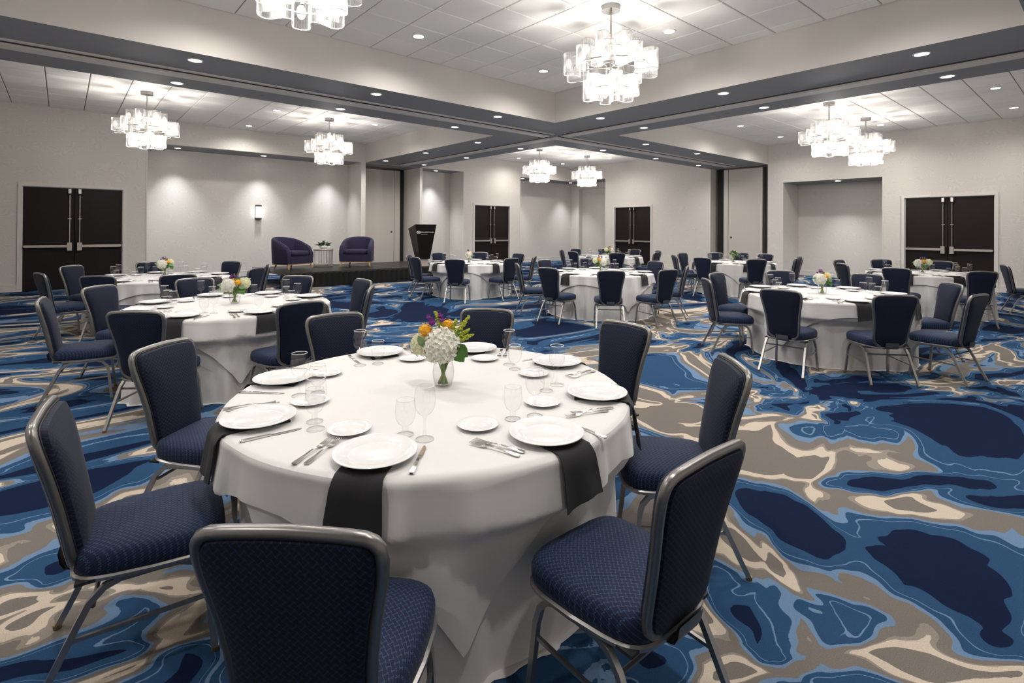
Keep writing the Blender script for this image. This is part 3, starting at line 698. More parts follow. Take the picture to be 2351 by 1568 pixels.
# front face: bottom y=-.165 z=.21, top y=-.23 z=1.262
tilt = math.atan2(.065, 1.052)
def text(body, size, x, z, name, ext=.0015, align='LEFT'):
    c = bpy.data.curves.new(name, 'FONT'); c.body = body; c.size = size; c.extrude = ext; c.align_x = align; c.space_character = 1.08; c.shear = .12
    c.materials.append(M['ink']); tmp = bpy.data.objects.new(name, c); me = bpy.data.meshes.new_from_object(tmp); bpy.data.objects.remove(tmp)
    o = ob(name, me, lc)
    y = -.165-.065*(z-.21)/1.052-.003
    o.location = (x, y, z); o.rotation_euler = (PI/2+tilt, 0, 0); return o
text('CROWNE PLAZA', .053, -.150, 1.005, 'brand_lettering'); text('AN IHG HOTEL', .028, -.150, .952, 'tagline_lettering')
m = MB()
def ell(rx, rz, r):
    pts = []
    for i in range(28):
        a = 2*PI*i/28; z = 1.02+rz*math.sin(a); pts.append((-.232+rx*math.cos(a), -.165-.065*(z-.21)/1.052-.003, z))
    m.tube(pts, r, 5, True)
ell(.066, .036, .0045); ell(.047, .021, .0035)
for dx in (-.02, 0, .02):
    z = 1.02; y = -.165-.065*(z-.21)/1.052-.003
    m.tube([(-.232+dx-.008, y, z-.012), (-.232+dx+.008, y, z+.012)], .0035, 5); m.tube([(-.232+dx+.008, y, z-.012), (-.232+dx-.008, y, z+.012)], .003, 5)
m.build('emblem', M['ink'], lc)

# ================================================================== banquet chair
def lerp_prof(tab, t):
    for i in range(len(tab)-1):
        if t <= tab[i+1][0]:
            a, b = tab[i], tab[i+1]; k = (t-a[0])/(b[0]-a[0]+1e-9); return a[1]+(b[1]-a[1])*k
    return tab[-1][1]
def bank_chair():
    t = thing('banquet_chair', 'x', 'chair')
    # back outline in (x, s): s measured along the leaning back from z=.385
    H_ = .525
    side = [(.0, .085), (.012, .118), (.035, .142), (.07, .153), (.13, .157), (.22, .163), (.31, .176), (.38, .190), (.43, .199), (.470, .2025), (.497, .199), (.513, .188), (.5215, .170), (.525, .140), (.528, .09), (.530, .04), (.531, 0)]
    def P3(x, s, dn=0.):     # point on the back plane, dn = offset to the rear
        k = s/H_; y = -.205-.080*k-.028*k*k+.020*(x/.2)**2*.0; z = .385+s*.985
        n_ = Vector((0, -1, -.17)).normalized()
        return Vector((x, y, z))+n_*dn
    out = [(x, s) for s, x in side]; full = [(0, 0)] + out[:-1] + [(0, .531)] + [(-x, s) for x, s in reversed(out[:-1])]
    cx_, cs_ = 0, .26
    def ring(sc, dn, dx=0.):
        r = []
        for x, s in full:
            r.append(P3(x*sc, cs_+(s-cs_)*(sc if sc < .8 else 1-(1-sc)*.6), dn))
        return r
    # metal frame: tube round the edge, open at the bottom
    pts = [P3(x, s) for x, s in [(.085, 0.0)]+out[1:-1]] + [P3(0, .531)] + [P3(-x, s) for x, s in reversed([(.085, 0.0)]+out[1:-1])]
    m = MB(); m.tube(pts, .0155, 8, False, 1.0, (0, -1, -.17)); m.build('back_frame', M['frame'], t, 50)
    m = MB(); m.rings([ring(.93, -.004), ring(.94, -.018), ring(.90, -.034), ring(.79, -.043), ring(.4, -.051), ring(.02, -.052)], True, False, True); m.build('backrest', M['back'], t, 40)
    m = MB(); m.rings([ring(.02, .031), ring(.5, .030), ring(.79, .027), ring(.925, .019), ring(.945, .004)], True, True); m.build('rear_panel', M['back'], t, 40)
    m = MB(); m.tube(ring(.955, -.015), .0035, 5, True); m.build('piping', M['piping'], t, 60)
    # seat
    def outl(sc, z, n=36):
        r = []
        for j in range(n):
            a = 2*PI*j/n; ca, sa = math.cos(a), math.sin(a); e = .42
            x = math.copysign(abs(ca)**e, ca); y = math.copysign(abs(sa)**e, sa)
            wd = .222+.012*y if y > 0 else .222+.030*y
            r.append((x*wd*sc, .012+y*.232*sc, z))
        return r
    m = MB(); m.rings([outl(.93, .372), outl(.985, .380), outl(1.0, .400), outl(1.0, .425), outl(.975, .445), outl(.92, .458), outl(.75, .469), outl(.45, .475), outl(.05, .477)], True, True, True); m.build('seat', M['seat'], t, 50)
    m = MB(); m.tube(outl(.985, .368), .010, 6, True); m.build('seat_frame', M['legm'], t, 50)
    m = MB(); m.box(-.2, .2, -.2, .2, .362, .372); m.build('seat_pan', M['black'], t)
    m = MB(); m.rings([[(x, y, z) for x in (-.062, .062)] for y, z in ((-.175, .358), (-.215, .354), (-.245, .362), (-.256, .385), (-.262, .42))], False); m.rings([[(x, y+.006, z+.004) for x in (.062, -.062)] for y, z in ((-.175, .358), (-.215, .354), (-.245, .362), (-.256, .385), (-.262, .42))], False)
    m.build('back_bracket', M['bracket'], t, 60)
    for sx in (-1, 1):
        def pt(x, y, z): return (x*sx, y, z)
        fl_ = [pt(.218, .205, .008), pt(.212, .194, .10), pt(.205, .180, .25), pt(.201, .165, .305), pt(.199, .135, .340), pt(.198, .095, .355), pt(.198, .03, .357)]
        rl_ = [pt(.222, -.300, .008), pt(.216, -.255, .10), pt(.207, -.190, .24), pt(.203, -.160, .300), pt(.200, -.120, .340), pt(.198, -.075, .355), pt(.198, .03, .357)]
        for pts_ in (fl_, rl_):
            m = MB(); m.tube(pts_, .0145, 4, False, 1.0, (1, 0, 0), PI/4); lg = m.build('leg', M['legm'], t)
            x, y, z = pts_[0]; m = MB(); m.cyl((x, y), .0135, 0, .016, 10); m.build('glide', M['brass'], lg)
        m = MB(); m.tube([pt(.207, .186, .205), pt(.209, -.21, .195)], .0085, 4, False, 1.0, (1, 0, 0), PI/4); m.build('stretcher', M['legm'], t)
    for y, z in ((.12, .343), (-.09, .343)):
        m = MB(); m.tube([(-.198, y, z), (.198, y, z)], .009, 6); m.build('cross_bar', M['frame'], t)
    m = MB(); m.tube([(-.2, -.15, .285), (.2, -.15, .285)], .008, 6); m.build('cross_bar', M['frame'], t)
    return t
CHAIR = bank_chair(); register(CHAIR); chair_used = [False]
def place_chair(top_xy, face, label, group):
    """top_xy: where the top rail stands; face: unit direction the sitter looks"""
    o = CHAIR if not chair_used[0] else copy_tree(CHAIR); chair_used[0] = True
    f_ = Vector(face).normalized(); o.location = (top_xy[0]+f_.x*.31, top_xy[1]+f_.y*.31, 0)
    o.rotation_euler = (0, 0, math.atan2(f_.y, f_.x)-PI/2); return tag(o, label, 'chair', group)

# ================================================================== tables
TABLES = {  # centre, rotation of the square overlay, chairs (angle, radius), phrase
 'T1': ((1.42, 2.24), -116, [(-134, 1.52), (-91, 1.48), (-44, 1.47), (-2, 1.49), (42, 1.52), (86, 1.53), (131, 1.53), (172, 1.48)], 'the foreground table'),
 'T2': ((1.34, 6.0), -98, [(-128, 1.5), (-82, 1.48), (-32, 1.40), (3, 1.48), (46, 1.46), (94, 1.44), (134, 1.5), (173, 1.49)], 'the left middle table'),
 'T3': ((1.20, 9.90), -60, [(-163, 1.50), (-122, 1.62), (-91, 1.75), (-47, 1.60), (-13, 1.54), (34, 1.42), (90, 1.48), (136, 1.52)], 'the far left table'),
 'T4': ((7.3, 9.97), -90, [(-138, 1.6), (-89, 1.45), (-51, 1.53), (4, 1.62), (45, 1.65), (86, 1.56), (137, 1.48), (179, 1.48)], 'the table beside the lectern'),
 'T5': ((7.62, 6.31), -112, [(-172, 1.62), (-135, 1.72), (-101, 1.68), (-62, 1.54), (-10, 1.44), (48, 1.7), (94, 1.42), (147, 1.58)], 'the centre table'),
 'T6': ((12.3, 9.85), -80, [(-133, 1.42), (-74, 1.42), (-32, 1.54), (11, 1.7), (45, 1.45), (80, 1.65), (121, 1.47), (173, 1.42)], 'the farthest table'),
 'T7': ((12.65, 6.24), -140, [(-179, 1.56), (-137, 1.6), (-84, 1.45), (-56, 1.5), (-2, 1.66), (21, 1.95), (43, 1.66), (86, 1.49), (136, 1.47)], 'the table with the green posy'),
 'T8': ((7.35, 2.443), -100, [(-177, 1.52), (-137, 1.47), (-102, 1.56), (-50, 1.45), (-1, 1.64), (40, 1.62), (90, 1.45), (134, 1.46)], 'the nearer right-hand table'),
 'T9': ((12.5, 2.41), -125, [(-144, 1.7), (2, 1.72), (38, 1.7), (80, 1.58), (133, 1.5), (177, 1.62)], 'the table before the right doors'),
}
T1SET = [ # angle, per-seat placings in the diner's frame (right, towards centre[, turn])
 (-136.9, dict(fork1=(-.235, .008, 8), fork2=(-.198, .015, 6), bread=(-.186, .211), knife=(.155, 0, 4), wine=(.128, .171), goblet=(.042, .204))),
 (-90.3, dict(fork1=(-.230, .03, -18), fork2=(-.20, .04, -20), bread=(-.142, .248), knife=(.165, -.05, -3), wine=(.115, .189), goblet=(.021, .223))),
 (-48.8, dict(fork1=(-.266, .045, -31), fork2=(-.222, .022, -31), bread=(-.158, .248), knife=(.17, 0, 0), wine=(.14, .199), goblet=(.035, .245))),
 (-5.2, dict(fork1=(-.257, .029, -8), fork2=(-.222, .03, -8), bread=(-.106, .255), knife=(.17, .02, 0), wine=(.146, .243), goblet=(.049, .272))),
 (38.9, dict(fork1=(-.215, .03, -6), fork2=(-.18, .035, -6), bread=(-.12, .215), knife=(.17, 0, 0), wine=(.17, .2), goblet=(.085, .235))),
 (82.5, dict(fork1=(-.215, .02, 0), fork2=(-.185, .03, 0), bread=(-.124, .231), knife=(.178, .045, 0), wine=(.188, .193), goblet=(.088, .212))),
 (132.7, dict(fork1=(-.21, 0, 0), fork2=(-.18, .01, 0), bread=(-.14, .165), knife=(.201, .008, 4), wine=(.212, .205), goblet=(.162, .272))),
 (175.3, dict(fork1=(-.219, 0, 12), fork2=(-.19, .01, 10), bread=(-.117, .234), knife=(.186, .012, 2), wine=(.217, .167), goblet=(.133, .186)))]
SECT = ['right', 'far right', 'far', 'far left', 'left', 'near left', 'near', 'near right']
def sectors(angs):
    """a different side word for every angle round a table, as seen from the camera"""
    phi = []
    for a in angs:
        e = Vector((math.cos(math.radians(a)), math.sin(math.radians(a)))); dep = e.x*fw.x+e.y*fw.y; lat = e.x*rt0.x+e.y*rt0.y
        phi.append(math.degrees(math.atan2(dep, lat)) % 360)
    order = sorted(range(len(angs)), key=lambda i: min(abs((phi[i]-45*k+180) % 360-180) for k in range(8)))
    used = {}; res = [None]*len(angs)
    for i in order:
        for k in sorted(range(8), key=lambda k: abs((phi[i]-45*k+180) % 360-180)):
            if k not in used: used[k] = i; res[i] = SECT[k]; break
        else: res[i] = 'hidden back'
    return res

def seat_angles(key):
    """eight evenly laid places turned to suit the chairs"""
    if key == 'T1': return [q[0] for q in T1SET]
    an = [a for a, r in TABLES[key][2]]
    sx_ = sum(math.sin(math.radians(a*8)) for a in an); cx_ = sum(math.cos(math.radians(a*8)) for a in an); o = math.degrees(math.atan2(sx_, cx_))/8
    return [o+45*k for k in range(8)]
def folds(seed):
    r = random.Random(seed); cs = [(n, r.uniform(0, 2*PI), a) for n, a in ((9, .6), (15, .8), (22, .9), (29, .55), (5, .35))]
    def f(th): return max(-.35, min(1.0, sum(a*math.cos(n*th+p) for n, p, a in cs)/1.75))
    return f
def table(key, seed):
    c, rot, chairs, ph = TABLES[key]
    t = thing('banquet_table', 'round banquet table hidden under a cloth, %s' % ph, 'table', (c[0], c[1], 0), 0, 'round banquet tables')
    m = MB(); m.lathe([(.0001, ZT-.035), (TR-.03, ZT-.035), (TR-.025, ZT-.01), (.0001, ZT-.01)], 40); m.build('table_top', M['oak'], t)
    for sx in (-1, 1):
        m = MB(); m.tube([(sx*.45, -.3, 0), (sx*.45, -.3, ZT-.04)], .018, 8); m.build('leg', M['bronze'], t); m = MB(); m.tube([(sx*.45, .3, 0), (sx*.45, .3, ZT-.04)], .018, 8); m.build('leg', M['bronze'], t)
    f = folds(seed); seat_angs = seat_angles(key)
    def min_chair(th, z, r_, mg):
        if z < .56:
            for a_, rc in chairs:
                dl = abs((th-math.radians(a_)+PI) % (2*PI)-PI)
                w_ = min(1, max(0, (.46-dl)/.16)); w_ = w_*w_*(3-2*w_)*min(1, max(0, (.56-z)/.06))
                lim = rc-.31-mg
                if w_ > 0 and r_ > lim: r_ += (lim-r_)*w_
        return r_
    def ru(th, z):
        d = max(0, ZT-z); k = d/ZT
        q_ = 1.
        for a_ in seat_angs:
            dl = abs((th-math.radians(a_)+PI) % (2*PI)-PI); q_ = min(q_, max(.12, (dl-.06)/.12))
        r_ = TR-.012+.012*min(1, d/.02)+d*.022+.027*f(th)*q_*min(1, d/.22)**.9+.05*(f(th)+.25)*k**1.5
        r_ = min_chair(th, z, r_, .305)
        return r_
    n = 288; TH = [2*PI*i/n for i in range(n)]
    rs = [[(r*math.cos(a), r*math.sin(a), ZT-.006) for a in TH] for r in (.01, .5, TR-.03)]
    rs.append([((TR-.012)*math.cos(a), (TR-.012)*math.sin(a), ZT-.009) for a in TH])
    rnd_ = random.Random(seed+5)
    for i in range(29):
        z = ZT-.025-(ZT-.03)*(i/28); rs.append([(ru(a, z)*math.cos(a), ru(a, z)*math.sin(a), max(.004, z)) for a in TH])
    rs.append([((ru(a, 0)+.02+.03*max(0, f(a+.2)))*math.cos(a), (ru(a, 0)+.02+.03*max(0, f(a+.2)))*math.sin(a), .003) for a in TH])
    m = MB(); m.rings(rs, True, True); o = m.build('underlay_cloth', M['cloth'], None, 60); o.location = (c[0], c[1], 0)
    tag(o, 'floor-length white tablecloth under the overlay on %s' % ph, 'tablecloth', 'floor-length white tablecloths')
    LH = 1.10; th0 = math.radians(rot)-PI/4
    def smax(a):
        q = max(abs(math.cos(a-th0)), abs(math.sin(a-th0))); return LH/q-TR
    g = folds(seed+31)
    rs = [[(r*math.cos(a), r*math.sin(a), ZT) for a in TH] for r in (.01, .5, TR-.025)]
    rs.append([((TR-.008)*math.cos(a), (TR-.008)*math.sin(a), ZT-.0025) for a in TH]); rs.append([((TR+.004)*math.cos(a), (TR+.004)*math.sin(a), ZT-.012) for a in TH])
    for i in range(1, 21):
        r_ = []
        for a in TH:
            s = smax(a)*i/20; z = max(.012, ZT-.012-s+.012); rr = ru(a, z)+.008+.010*min(1, s/.15)+.010*max(0, min(1, (s-.16)/.12))+.02*s*(g(a)+.3); rr = max(min_chair(a, z, rr, .266), ru(a, z)+.012); r_.append((rr*math.cos(a), rr*math.sin(a), z))
        rs.append(r_)
    m = MB(); m.rings(rs, True, True); o = m.build('overlay_cloth', M['cloth'], None, 60); o.location = (c[0], c[1], 0)
    tag(o, 'square white overlay cloth with hanging corners on %s' % ph, 'tablecloth', 'square white overlay cloths')
    names = sectors([a for a, r in chairs])
    for (a, r), nm in zip(chairs, names):
        e = Vector((math.cos(math.radians(a)), math.sin(math.radians(a))))
        place_chair((c[0]+e.x*r, c[1]+e.y*r), (-e.x, -e.y), 'navy banquet chair at the %s side of %s' % (nm, ph), 'chairs around %s' % ph)
    return t

# ---- table ware, each shape built once
def lathe_mesh(name, prof, mat, n=32, sm=50, lips=()):
    m = MB(); m.lathe(prof, n)
    if lips:
        m.cur = 1
        for r_, z_, q_ in lips: m.tube([(r_*math.cos(2*PI*i/n), r_*math.sin(2*PI*i/n), z_) for i in range(n)], q_, 5, True)  # whitish rings paint a bright highlight on lip and foot edge
        return m.mesh(name, [mat, M['edge_glint']], sm)
    return m.mesh(name, mat, sm)
PLATE = lathe_mesh('dinner_plate', [(.0001, .008), (.088, .008), (.094, .0095), (.100, .013), (.141, .0205), (.1445, .0205), (.145, .0185), (.141, .0165), (.100, .0075), (.092, .002), (.085, 0), (.0001, 0)], M['china'], 48, 60)
BREAD = lathe_mesh('bread_plate', [(.0001, .006), (.050, .006), (.055, .008), (.082, .0155), (.084, .0145), (.082, .0125), (.055, .004), (.050, 0), (.0001, 0)], M['china'], 40, 60)
WINE = lathe_mesh('wine_glass', [(.0001, .005), (.012, .006), (.034, .002), (.0345, 0), (.034, .003), (.012, .009), (.0055, .018), (.0048, .05), (.0055, .080), (.011, .090), (.026, .101), (.036, .118), (.0405, .138), (.0405, .158), (.0375, .182), (.0345, .202)], M['glass'], 28, 80, ((.0345, .202, .0013), (.034, .0015, .0013)))
GOBLET = lathe_mesh('water_goblet', [(.0001, .006), (.012, .007), (.032, .002), (.0325, 0), (.032, .004), (.014, .010), (.0105, .018), (.013, .024), (.0105, .030), (.014, .036), (.028, .046), (.037, .066), (.0395, .090), (.037, .118), (.0345, .136)], M['glass'], 28, 80, ((.0345, .136, .0013), (.032, .0015, .0014)))
def rimmed(me, r, z):
    return me
def fork_mesh():
    m = MB()
    m.rings([[(x, y, z) for x, z in ((-w_, h_), (w_, h_), (w_, h_+.0022), (-w_, h_+.0022))] for y, w_, h_ in ((-.105, .004, .003), (-.102, .0095, .003), (-.085, .0105, .0035), (-.05, .0055, .006), (0, .0035, .009), (.03, .004, .007), (.042, .010, .004), (.058, .0125, .003))], True, True, True)
    for k in range(4):
        x = -.0105+k*.007
        m.rings([[(x-w_, y, z), (x+w_, y, z), (x+w_, y, z+.0018), (x-w_, y, z+.0018)] for y, w_, z in ((.056, .0022, .003), (.085, .002, .0045), (.108, .0012, .0085))], True, True, True)
    return m.mesh('fork', M['cutlery'], 35)
def knife_mesh():
    m = MB()
    m.rings([[(x0, y, z0), (x1, y, z0), (x1, y, z1), (x0, y, z1)] for y, x0, x1, z0, z1 in ((-.112, -.005, .005, .001, .006), (-.108, -.0085, .0085, .001, .007), (-.06, -.007, .007, .001, .0065), (-.005, -.005, .005, .001, .006), (.0, -.006, .008, .001, .003), (.03, -.0075, .0095, .001, .0025), (.085, -.007, .0085, .001, .0025), (.105, -.006, .003, .001, .0022), (.112, -.005, -.003, .001, .002))], True, True, True)
    return m.mesh('knife', M['cutlery'], 35)
FORK, KNIFE = fork_mesh(), knife_mesh()
def napkin_mesh(seed):
    """folded napkin from under the plate over the table edge; local origin at the table centre, radial axis +x"""
    r = random.Random(seed); wv = r.uniform(0, 6); hang = r.uniform(.135, .175); sk = r.uniform(-.03, .03); m = MB(); rows = []
    path = [(TR-.245, .0045), (TR-.15, .0045), (TR-.03, .0045), (TR+.004, .002), (TR+.017, -.012)] + [(TR+.024+.14*d, -.012-d) for d in (.02, .05, .08, .11, hang)]
    for i, (rad, dz) in enumerate(path):
        k = max(0, i-3)/6; ring = []
        for side_ in (0, 1):
            xs = range(7) if side_ == 0 else range(6, -1, -1)
            for j in xs:
                u = (j/6-.5); y = u*(.165+.03*k)+sk*k; bump = .006*k*math.sin(u*9+wv); th_ = .0045*(1 if side_ == 0 else 0)
                if i < 3: ring.append((rad, y, ZT+dz-.004+th_))
                else: ring.append((rad+th_*min(1, k*3)+bump, y, ZT+dz-.004+th_*(1-min(1, k*3))+(.012*math.sin(u*3+wv) if i == len(path)-1 else 0)))
        rows.append(ring)
    m.rings(rows, True, True, True); return m.mesh('napkin', M['napkin'], 45)
NAPS = [napkin_mesh(s) for s in range(5)]
DEFAULT = dict(fork1=(-.225, 0, 6), fork2=(-.19, .008, 6), bread=(-.14, .232), knife=(.165, 0, -4), wine=(.15, .195), goblet=(.055, .225))
nap_i = 0
def setting(key, a, nm, ph, pl_):
    global nap_i
    c = TABLES[key][0]; ar = math.radians(a); e = Vector((math.cos(ar), math.sin(ar))); inw = -e; rg = Vector((inw.y, -inw.x)); base = Vector(c)+e*.805
    face = math.atan2(inw.y, inw.x)-PI/2
    def put(name, me, u, v, turn, label, cat, dz=.001):
        p = base+rg*u+inw*v; o = ob(name, me, None, (p.x, p.y, ZT+dz), face+math.radians(turn)); return tag(o, label, cat, '%ss on %s' % (name.replace('_', ' '), ph))
    o = ob('napkin', NAPS[nap_i % 5], None, (c[0], c[1], .001), ar); nap_i += 1
    tag(o, 'black napkin under the %s plate of %s' % (nm, ph), 'napkin', 'napkins on %s' % ph)
    put('dinner_plate', PLATE, 0, 0, 0, 'white dinner plate at the %s seat of %s' % (nm, ph), 'plate', .006)
    for k in ('fork1', 'fork2'):
        u, v, tn = pl_[k]; put('fork', FORK, u, v, -tn, '%s fork beside the %s plate of %s' % ('outer' if k == 'fork1' else 'inner', nm, ph), 'fork')
    u, v, tn = pl_['knife']; put('knife', KNIFE, u, v, tn, 'steel knife beside the %s plate of %s' % (nm, ph), 'knife')
    put('bread_plate', BREAD, pl_['bread'][0], pl_['bread'][1], 0, 'small white bread plate at the %s seat of %s' % (nm, ph), 'plate')
    put('wine_glass', WINE, pl_['wine'][0], pl_['wine'][1], 0, 'tall stemmed wine glass at the %s seat of %s' % (nm, ph), 'glass')
    put('water_goblet', GOBLET, pl_['goblet'][0], pl_['goblet'][1], 0, 'short footed water goblet at the %s seat of %s' % (nm, ph), 'glass')

for i, key in enumerate(TABLES):
    table(key, 11+i*7)
    c, rot, chairs, ph = TABLES[key]
    if key == 'T1':
        nm = sectors([s[0] for s in T1SET])
        for (a, pl_), n_ in zip(T1SET, nm): setting(key, a, n_, ph, pl_)
    else:
        angs = seat_angles(key)
        rj = random.Random(50+i)
        for a, n_ in zip(angs, sectors(angs)):
            pl_ = {k: tuple(v_+rj.uniform(-.012, .012) for v_ in v[:2])+tuple(v_+rj.uniform(-6, 6) for v_ in v[2:]) for k, v in DEFAULT.items()}
            f1 = pl_['fork1']; pl_['fork2'] = (f1[0]+.036, f1[1]+.006, f1[2])
            setting(key, a+rj.uniform(-1, 1), n_, ph, pl_)
place_chair((13.6, 1.42), (.37, -.93), 'navy banquet chair turned away at the right edge, beyond the right doors table', 'chairs around the table before the right doors')

# ================================================================== flowers
def arrangement(kind, seed):
    """vase of cut flowers; local -y faces the camera"""
    t = thing('flower_vase', 'x', 'flowers'); r = random.Random(seed)
    m = MB(); m.lathe([(.0001, .006), (.036, .006), (.041, .010), (.050, .045), (.053, .075), (.048, .105), (.043, .122), (.0425, .124)], 32); m.lathe([(.044, .124), (.050, .105), (.0555, .075), (.0525, .045), (.043, .008), (.040, 0), (.0001, 0)], 32); m.build('vase', M['vase'], t, 60)
    m = MB(); m.lathe([(.0001, .0865), (.0505, .0865), (.0515, .075), (.0485, .045), (.040, .012), (.0001, .0115)], 24); m.build('water', M['water'], t, 60)
    for i in range(12):
        a = 2*PI*i/12+r.uniform(-.3, .3); r0 = .030*r.uniform(.5, 1); b = a+PI*r.uniform(.7, 1.3)
        m = MB(); m.tube([(r0*math.cos(a), r0*math.sin(a), .012), (.012*math.cos(b), .012*math.sin(b), .09), (.04*math.cos(b), .04*math.sin(b), .17)], .0048, 6); m.build('stem', M['stem'], t, 60)
    def hydrangea(c, rad, mat, nf, name='hydrangea'):
        m = MB(); c = Vector(c); ga = PI*(3-5**.5)
        m.sphere(c, rad*.82, 12, 8)
        for i in range(nf):
            z = 1-2*(i+.5)/nf
            if z < -.85: continue
            q = math.sqrt(1-z*z); th = ga*i; d = Vector((q*math.cos(th), q*math.sin(th), z)); p = c+d*rad*r.uniform(.88, 1.02)
            t1 = d.orthogonal().normalized(); t2 = d.cross(t1); ro = r.uniform(0, PI); u = t1*math.cos(ro)+t2*math.sin(ro); v_ = d.cross(u); s = rad*.27*r.uniform(.85, 1.2)
            for w1, w2 in ((u, v_), (v_, -u), (-u, -v_), (-v_, u)):
                li = r.uniform(-.1, .75); m.add([p-d*s*.1, p+(w1*.70+w2*.58)*s*.8+d*s*(.12+li*.3), p+w1*s*1.0+d*s*li*.75, p+(w1*.70-w2*.58)*s*.8+d*s*(.12+li*.3)], [(0, 1, 2, 3)])
        m.build(name, mat, t)
    def rose(c, rad, mat):
        hydrangea(c, rad*1.12, mat, 24, 'yellow_rose'); return
        m = MB(); c = Vector(c)
        for k, (n, rr, tl) in enumerate(((6, 1.0, .55), (5, .82, .8), (5, .6, 1.0), (4, .38, 1.2))):
            for i in range(n):
                a = 2*PI*i/n+k*.5; d = Vector((math.cos(a), math.sin(a), 0)); sd = Vector((-d.y, d.x, 0)); b0 = c-Vector((0, 0, rad*.7)); R_ = rad*rr
                mid_ = c+d*R_; tp = c+d*R_*.85+Vector((0, 0, rad*.45*tl))
                m.add([b0, mid_-sd*R_*.62, tp-sd*R_*.42, tp+sd*R_*.42, mid_+sd*R_*.62], [(0, 1, 2, 3, 4)])
        m.sphere(c, rad*.5, 8, 6); m.build('yellow_rose', mat, t, 40)
    def aster(c, rad, mat):
        m = MB(); c = Vector(c); m.sphere(c, rad*.55, 8, 5, (1, 1, .8))
        for i in range(42):
            a = r.uniform(0, 2*PI); el = r.uniform(-.2, 1.4); d = Vector((math.cos(a)*math.cos(el), math.sin(a)*math.cos(el), math.sin(el))); sd = d.orthogonal().normalized()*rad*.12
            m.add([c-sd, c+d*rad*r.uniform(.85, 1.1), c+sd], [(0, 1, 2)])
        m.build('purple_aster', mat, t)
    def leaf(p0, p1, w_, mat, nrm=(0, -1, .3), name='leaf'):
        p0, p1, nrm = Vector(p0), Vector(p1), Vector(nrm).normalized(); ax = p1-p0; sd = ax.cross(nrm).normalized()*w_; m = MB(); rr = []
        for k, s in ((0, .02), (.18, .62), (.4, 1), (.65, .86), (.85, .45), (1, .02)):
            p = p0+ax*k+nrm*(.15*ax.length*math.sin(k*PI)); rr.append([p-sd*s+nrm*w_*s*.25, p, p+sd*s+nrm*w_*s*.25])
        m.rings(rr, False); m.build(name, mat, t, 60)
    def sprig(p0, p1, mat, n=60, sp=.012):
        p0, p1 = Vector(p0), Vector(p1); m = MB(); m.tube([p0, p0.lerp(p1, .5)+Vector((0, 0, .008)), p1], .0016, 5)
        for i in range(n):
            k = r.uniform(.25, 1); p = p0.lerp(p1, k)+Vector((r.gauss(0, sp*(1.15-k)), r.gauss(0, sp*(1.15-k)), abs(r.gauss(0, sp*(1.2-k))))); m.sphere(p, r.uniform(.003, .0056), 5, 4)
        m.build('goldenrod_sprig', mat, t, 60)
    if kind == 'A':
        hydrangea((-.006, -.025, .207), .086, M['hydr'], 150); hydrangea((-.112, .02, .205), .056, M['hydr2'], 110)
        rose((-.092, -.005, .283), .031, M['yellow']); rose((.015, .03, .303), .028, M['yellow'])
        for p_, s in (((-.060, .0, .318), .031), ((-.022, .012, .350), .021), ((-.010, .0, .330), .021), ((-.076, .01, .343), .020), ((-.045, .02, .362), .015)): aster(p_, s, M['purple'])
        for p_ in ((.128, 0, .352), (.13, -.01, .287), (.148, -.02, .262), (.105, .02, .24), (-.045, .015, .37), (.06, .02, .33), (.11, .03, .32)): sprig((.02, .015, .19), p_, M['gold'], 150, .015)
        leaf((.05, -.03, .20), (.11, -.055, .135), .036, M['leaf']); leaf((.06, -.01, .21), (.125, -.02, .15), .034, M['leaf']); leaf((-.09, -.03, .20), (-.122, -.045, .262), .018, M['leaf2']); leaf((-.08, -.045, .17), (-.075, -.055, .20), .014, M['leaf2'])
        for i in range(14):
            a = r.uniform(0, 2*PI); leaf((.02*math.cos(a), .02*math.sin(a), .15), (.085*math.cos(a), .085*math.sin(a)+.02, r.uniform(.18, .30)), .018, M['leaf'])
    elif kind == 'B':
        hydrangea((-.058, -.012, .185), .070, M['hydr'], 150); hydrangea((.088, .02, .205), .058, M['hydr2'], 120)
        rose((.026, -.03, .222), .030, M['yellow']); rose((-.01, .05, .235), .024, M['yellow'])
        for p_, s in (((-.03, .01, .285), .026), ((.005, .02, .275), .022), ((-.045, .03, .265), .02), ((.02, .03, .30), .014), ((.05, .03, .262), .016)): aster(p_, s, M['purple'])
        for p_ in ((.03, .02, .30), (.06, .03, .28), (-.01, .03, .31), (.045, .0, .27)): sprig((.01, .02, .18), p_, M['leaf2'], 40)
        leaf((.05, -.03, .16), (.085, -.065, .095), .034, M['leaf']); leaf((.03, -.04, .18), (.10, -.06, .165), .024, M['leaf2']); leaf((-.05, -.04, .14), (-.105, -.04, .11), .026, M['leaf2'])
        leaf((-.09, 0, .17), (-.15, -.01, .16), .022, M['leaf2']); leaf((-.10, 0, .19), (-.165, .0, .20), .018, M['leaf2'])
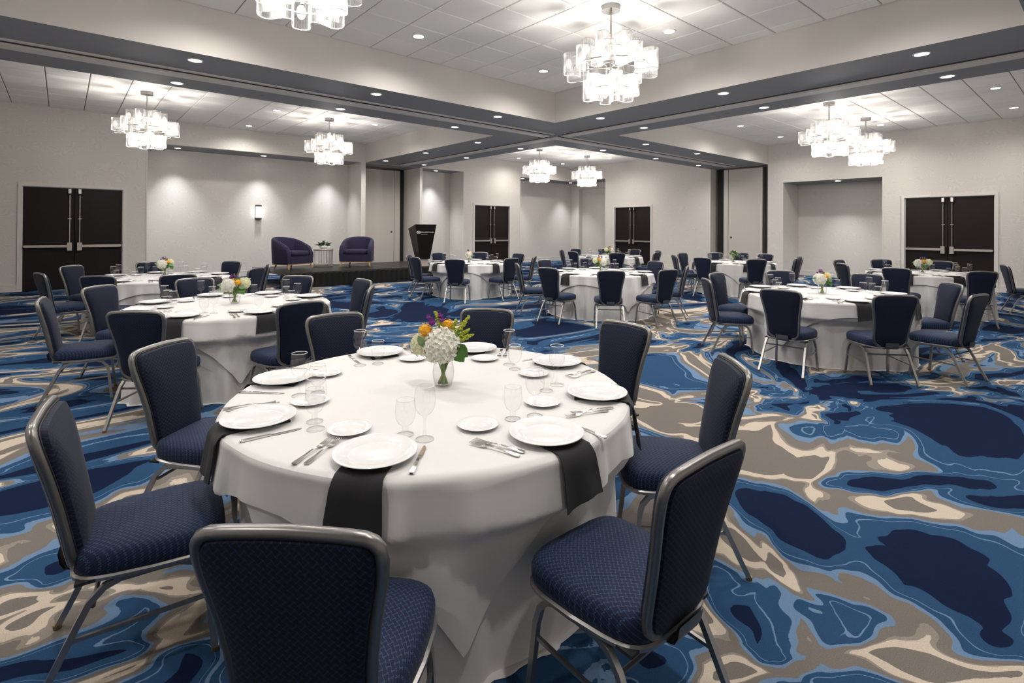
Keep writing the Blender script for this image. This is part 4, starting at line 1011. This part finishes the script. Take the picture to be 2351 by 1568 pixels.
        for i in range(16):
            a = r.uniform(0, 2*PI); leaf((.02*math.cos(a), .02*math.sin(a), .13), (.09*math.cos(a), .09*math.sin(a)+.01, r.uniform(.11, .24)), .020, M['leaf'])
    else:
        for i in range(70):
            a = r.uniform(0, 2*PI); el = r.uniform(-.1, 1.5); d = Vector((math.cos(a)*math.cos(el), math.sin(a)*math.cos(el), math.sin(el)*1.15)); p = Vector((0, 0, .16))+d*.06
            leaf(p, p+d*r.uniform(.04, .07), .017, M['leaf'] if r.random() < .7 else M['leaf2'], (-d.y, d.x, .4))
        for i in range(26):
            a = r.uniform(0, 2*PI); el = r.uniform(.1, 1.45); d = Vector((math.cos(a)*math.cos(el), math.sin(a)*math.cos(el), math.sin(el)*1.15)); aster(Vector((0, 0, .17))+d*.098, .016, M['hydr2'])
    return t
arrA = arrangement('A', 4); arrB = arrangement('B', 9); arrC = arrangement('C', 15)
for a_ in (arrA, arrB, arrC): register(a_)
VA = YAW-PI/2
arrA.location = (1.469, 2.233, ZT+.001); arrA.rotation_euler = (0, 0, VA); tag(arrA, 'white hydrangea with yellow and purple flowers in a clear vase on the foreground table', 'flowers', 'flower vases on the tables')
fl_list = [('T2', (1.367, 6.016), .0, 'the left middle table'), ('T3', (1.27, 10.15), .5, 'the far left table'), ('T4', (7.22, 9.93), 1.2, 'the table beside the lectern'), ('T5', (7.65, 6.34), 2.6, 'the centre table'),
           ('T6', (12.1, 9.7), 3.4, 'the farthest table'), ('T8', (7.28, 2.443), .9, 'the nearer right-hand table'), ('T9', (12.45, 2.44), -.2, 'the table before the right doors')]
for i, (k, p_, ro, ph) in enumerate(fl_list):
    o = arrB if i == 0 else copy_tree(arrB); az = math.atan2(p_[1], p_[0])-PI/2
    o.location = (p_[0], p_[1], ZT+.001); o.rotation_euler = (0, 0, az+ro); tag(o, 'mixed white, yellow and purple flower vase on %s' % ph, 'flowers', 'flower vases on the tables')
arrC.location = (12.64, 6.24, ZT+.001); tag(arrC, 'small green posy with cream buds in a vase on the table before the partition', 'flowers', 'flower vases on the tables')
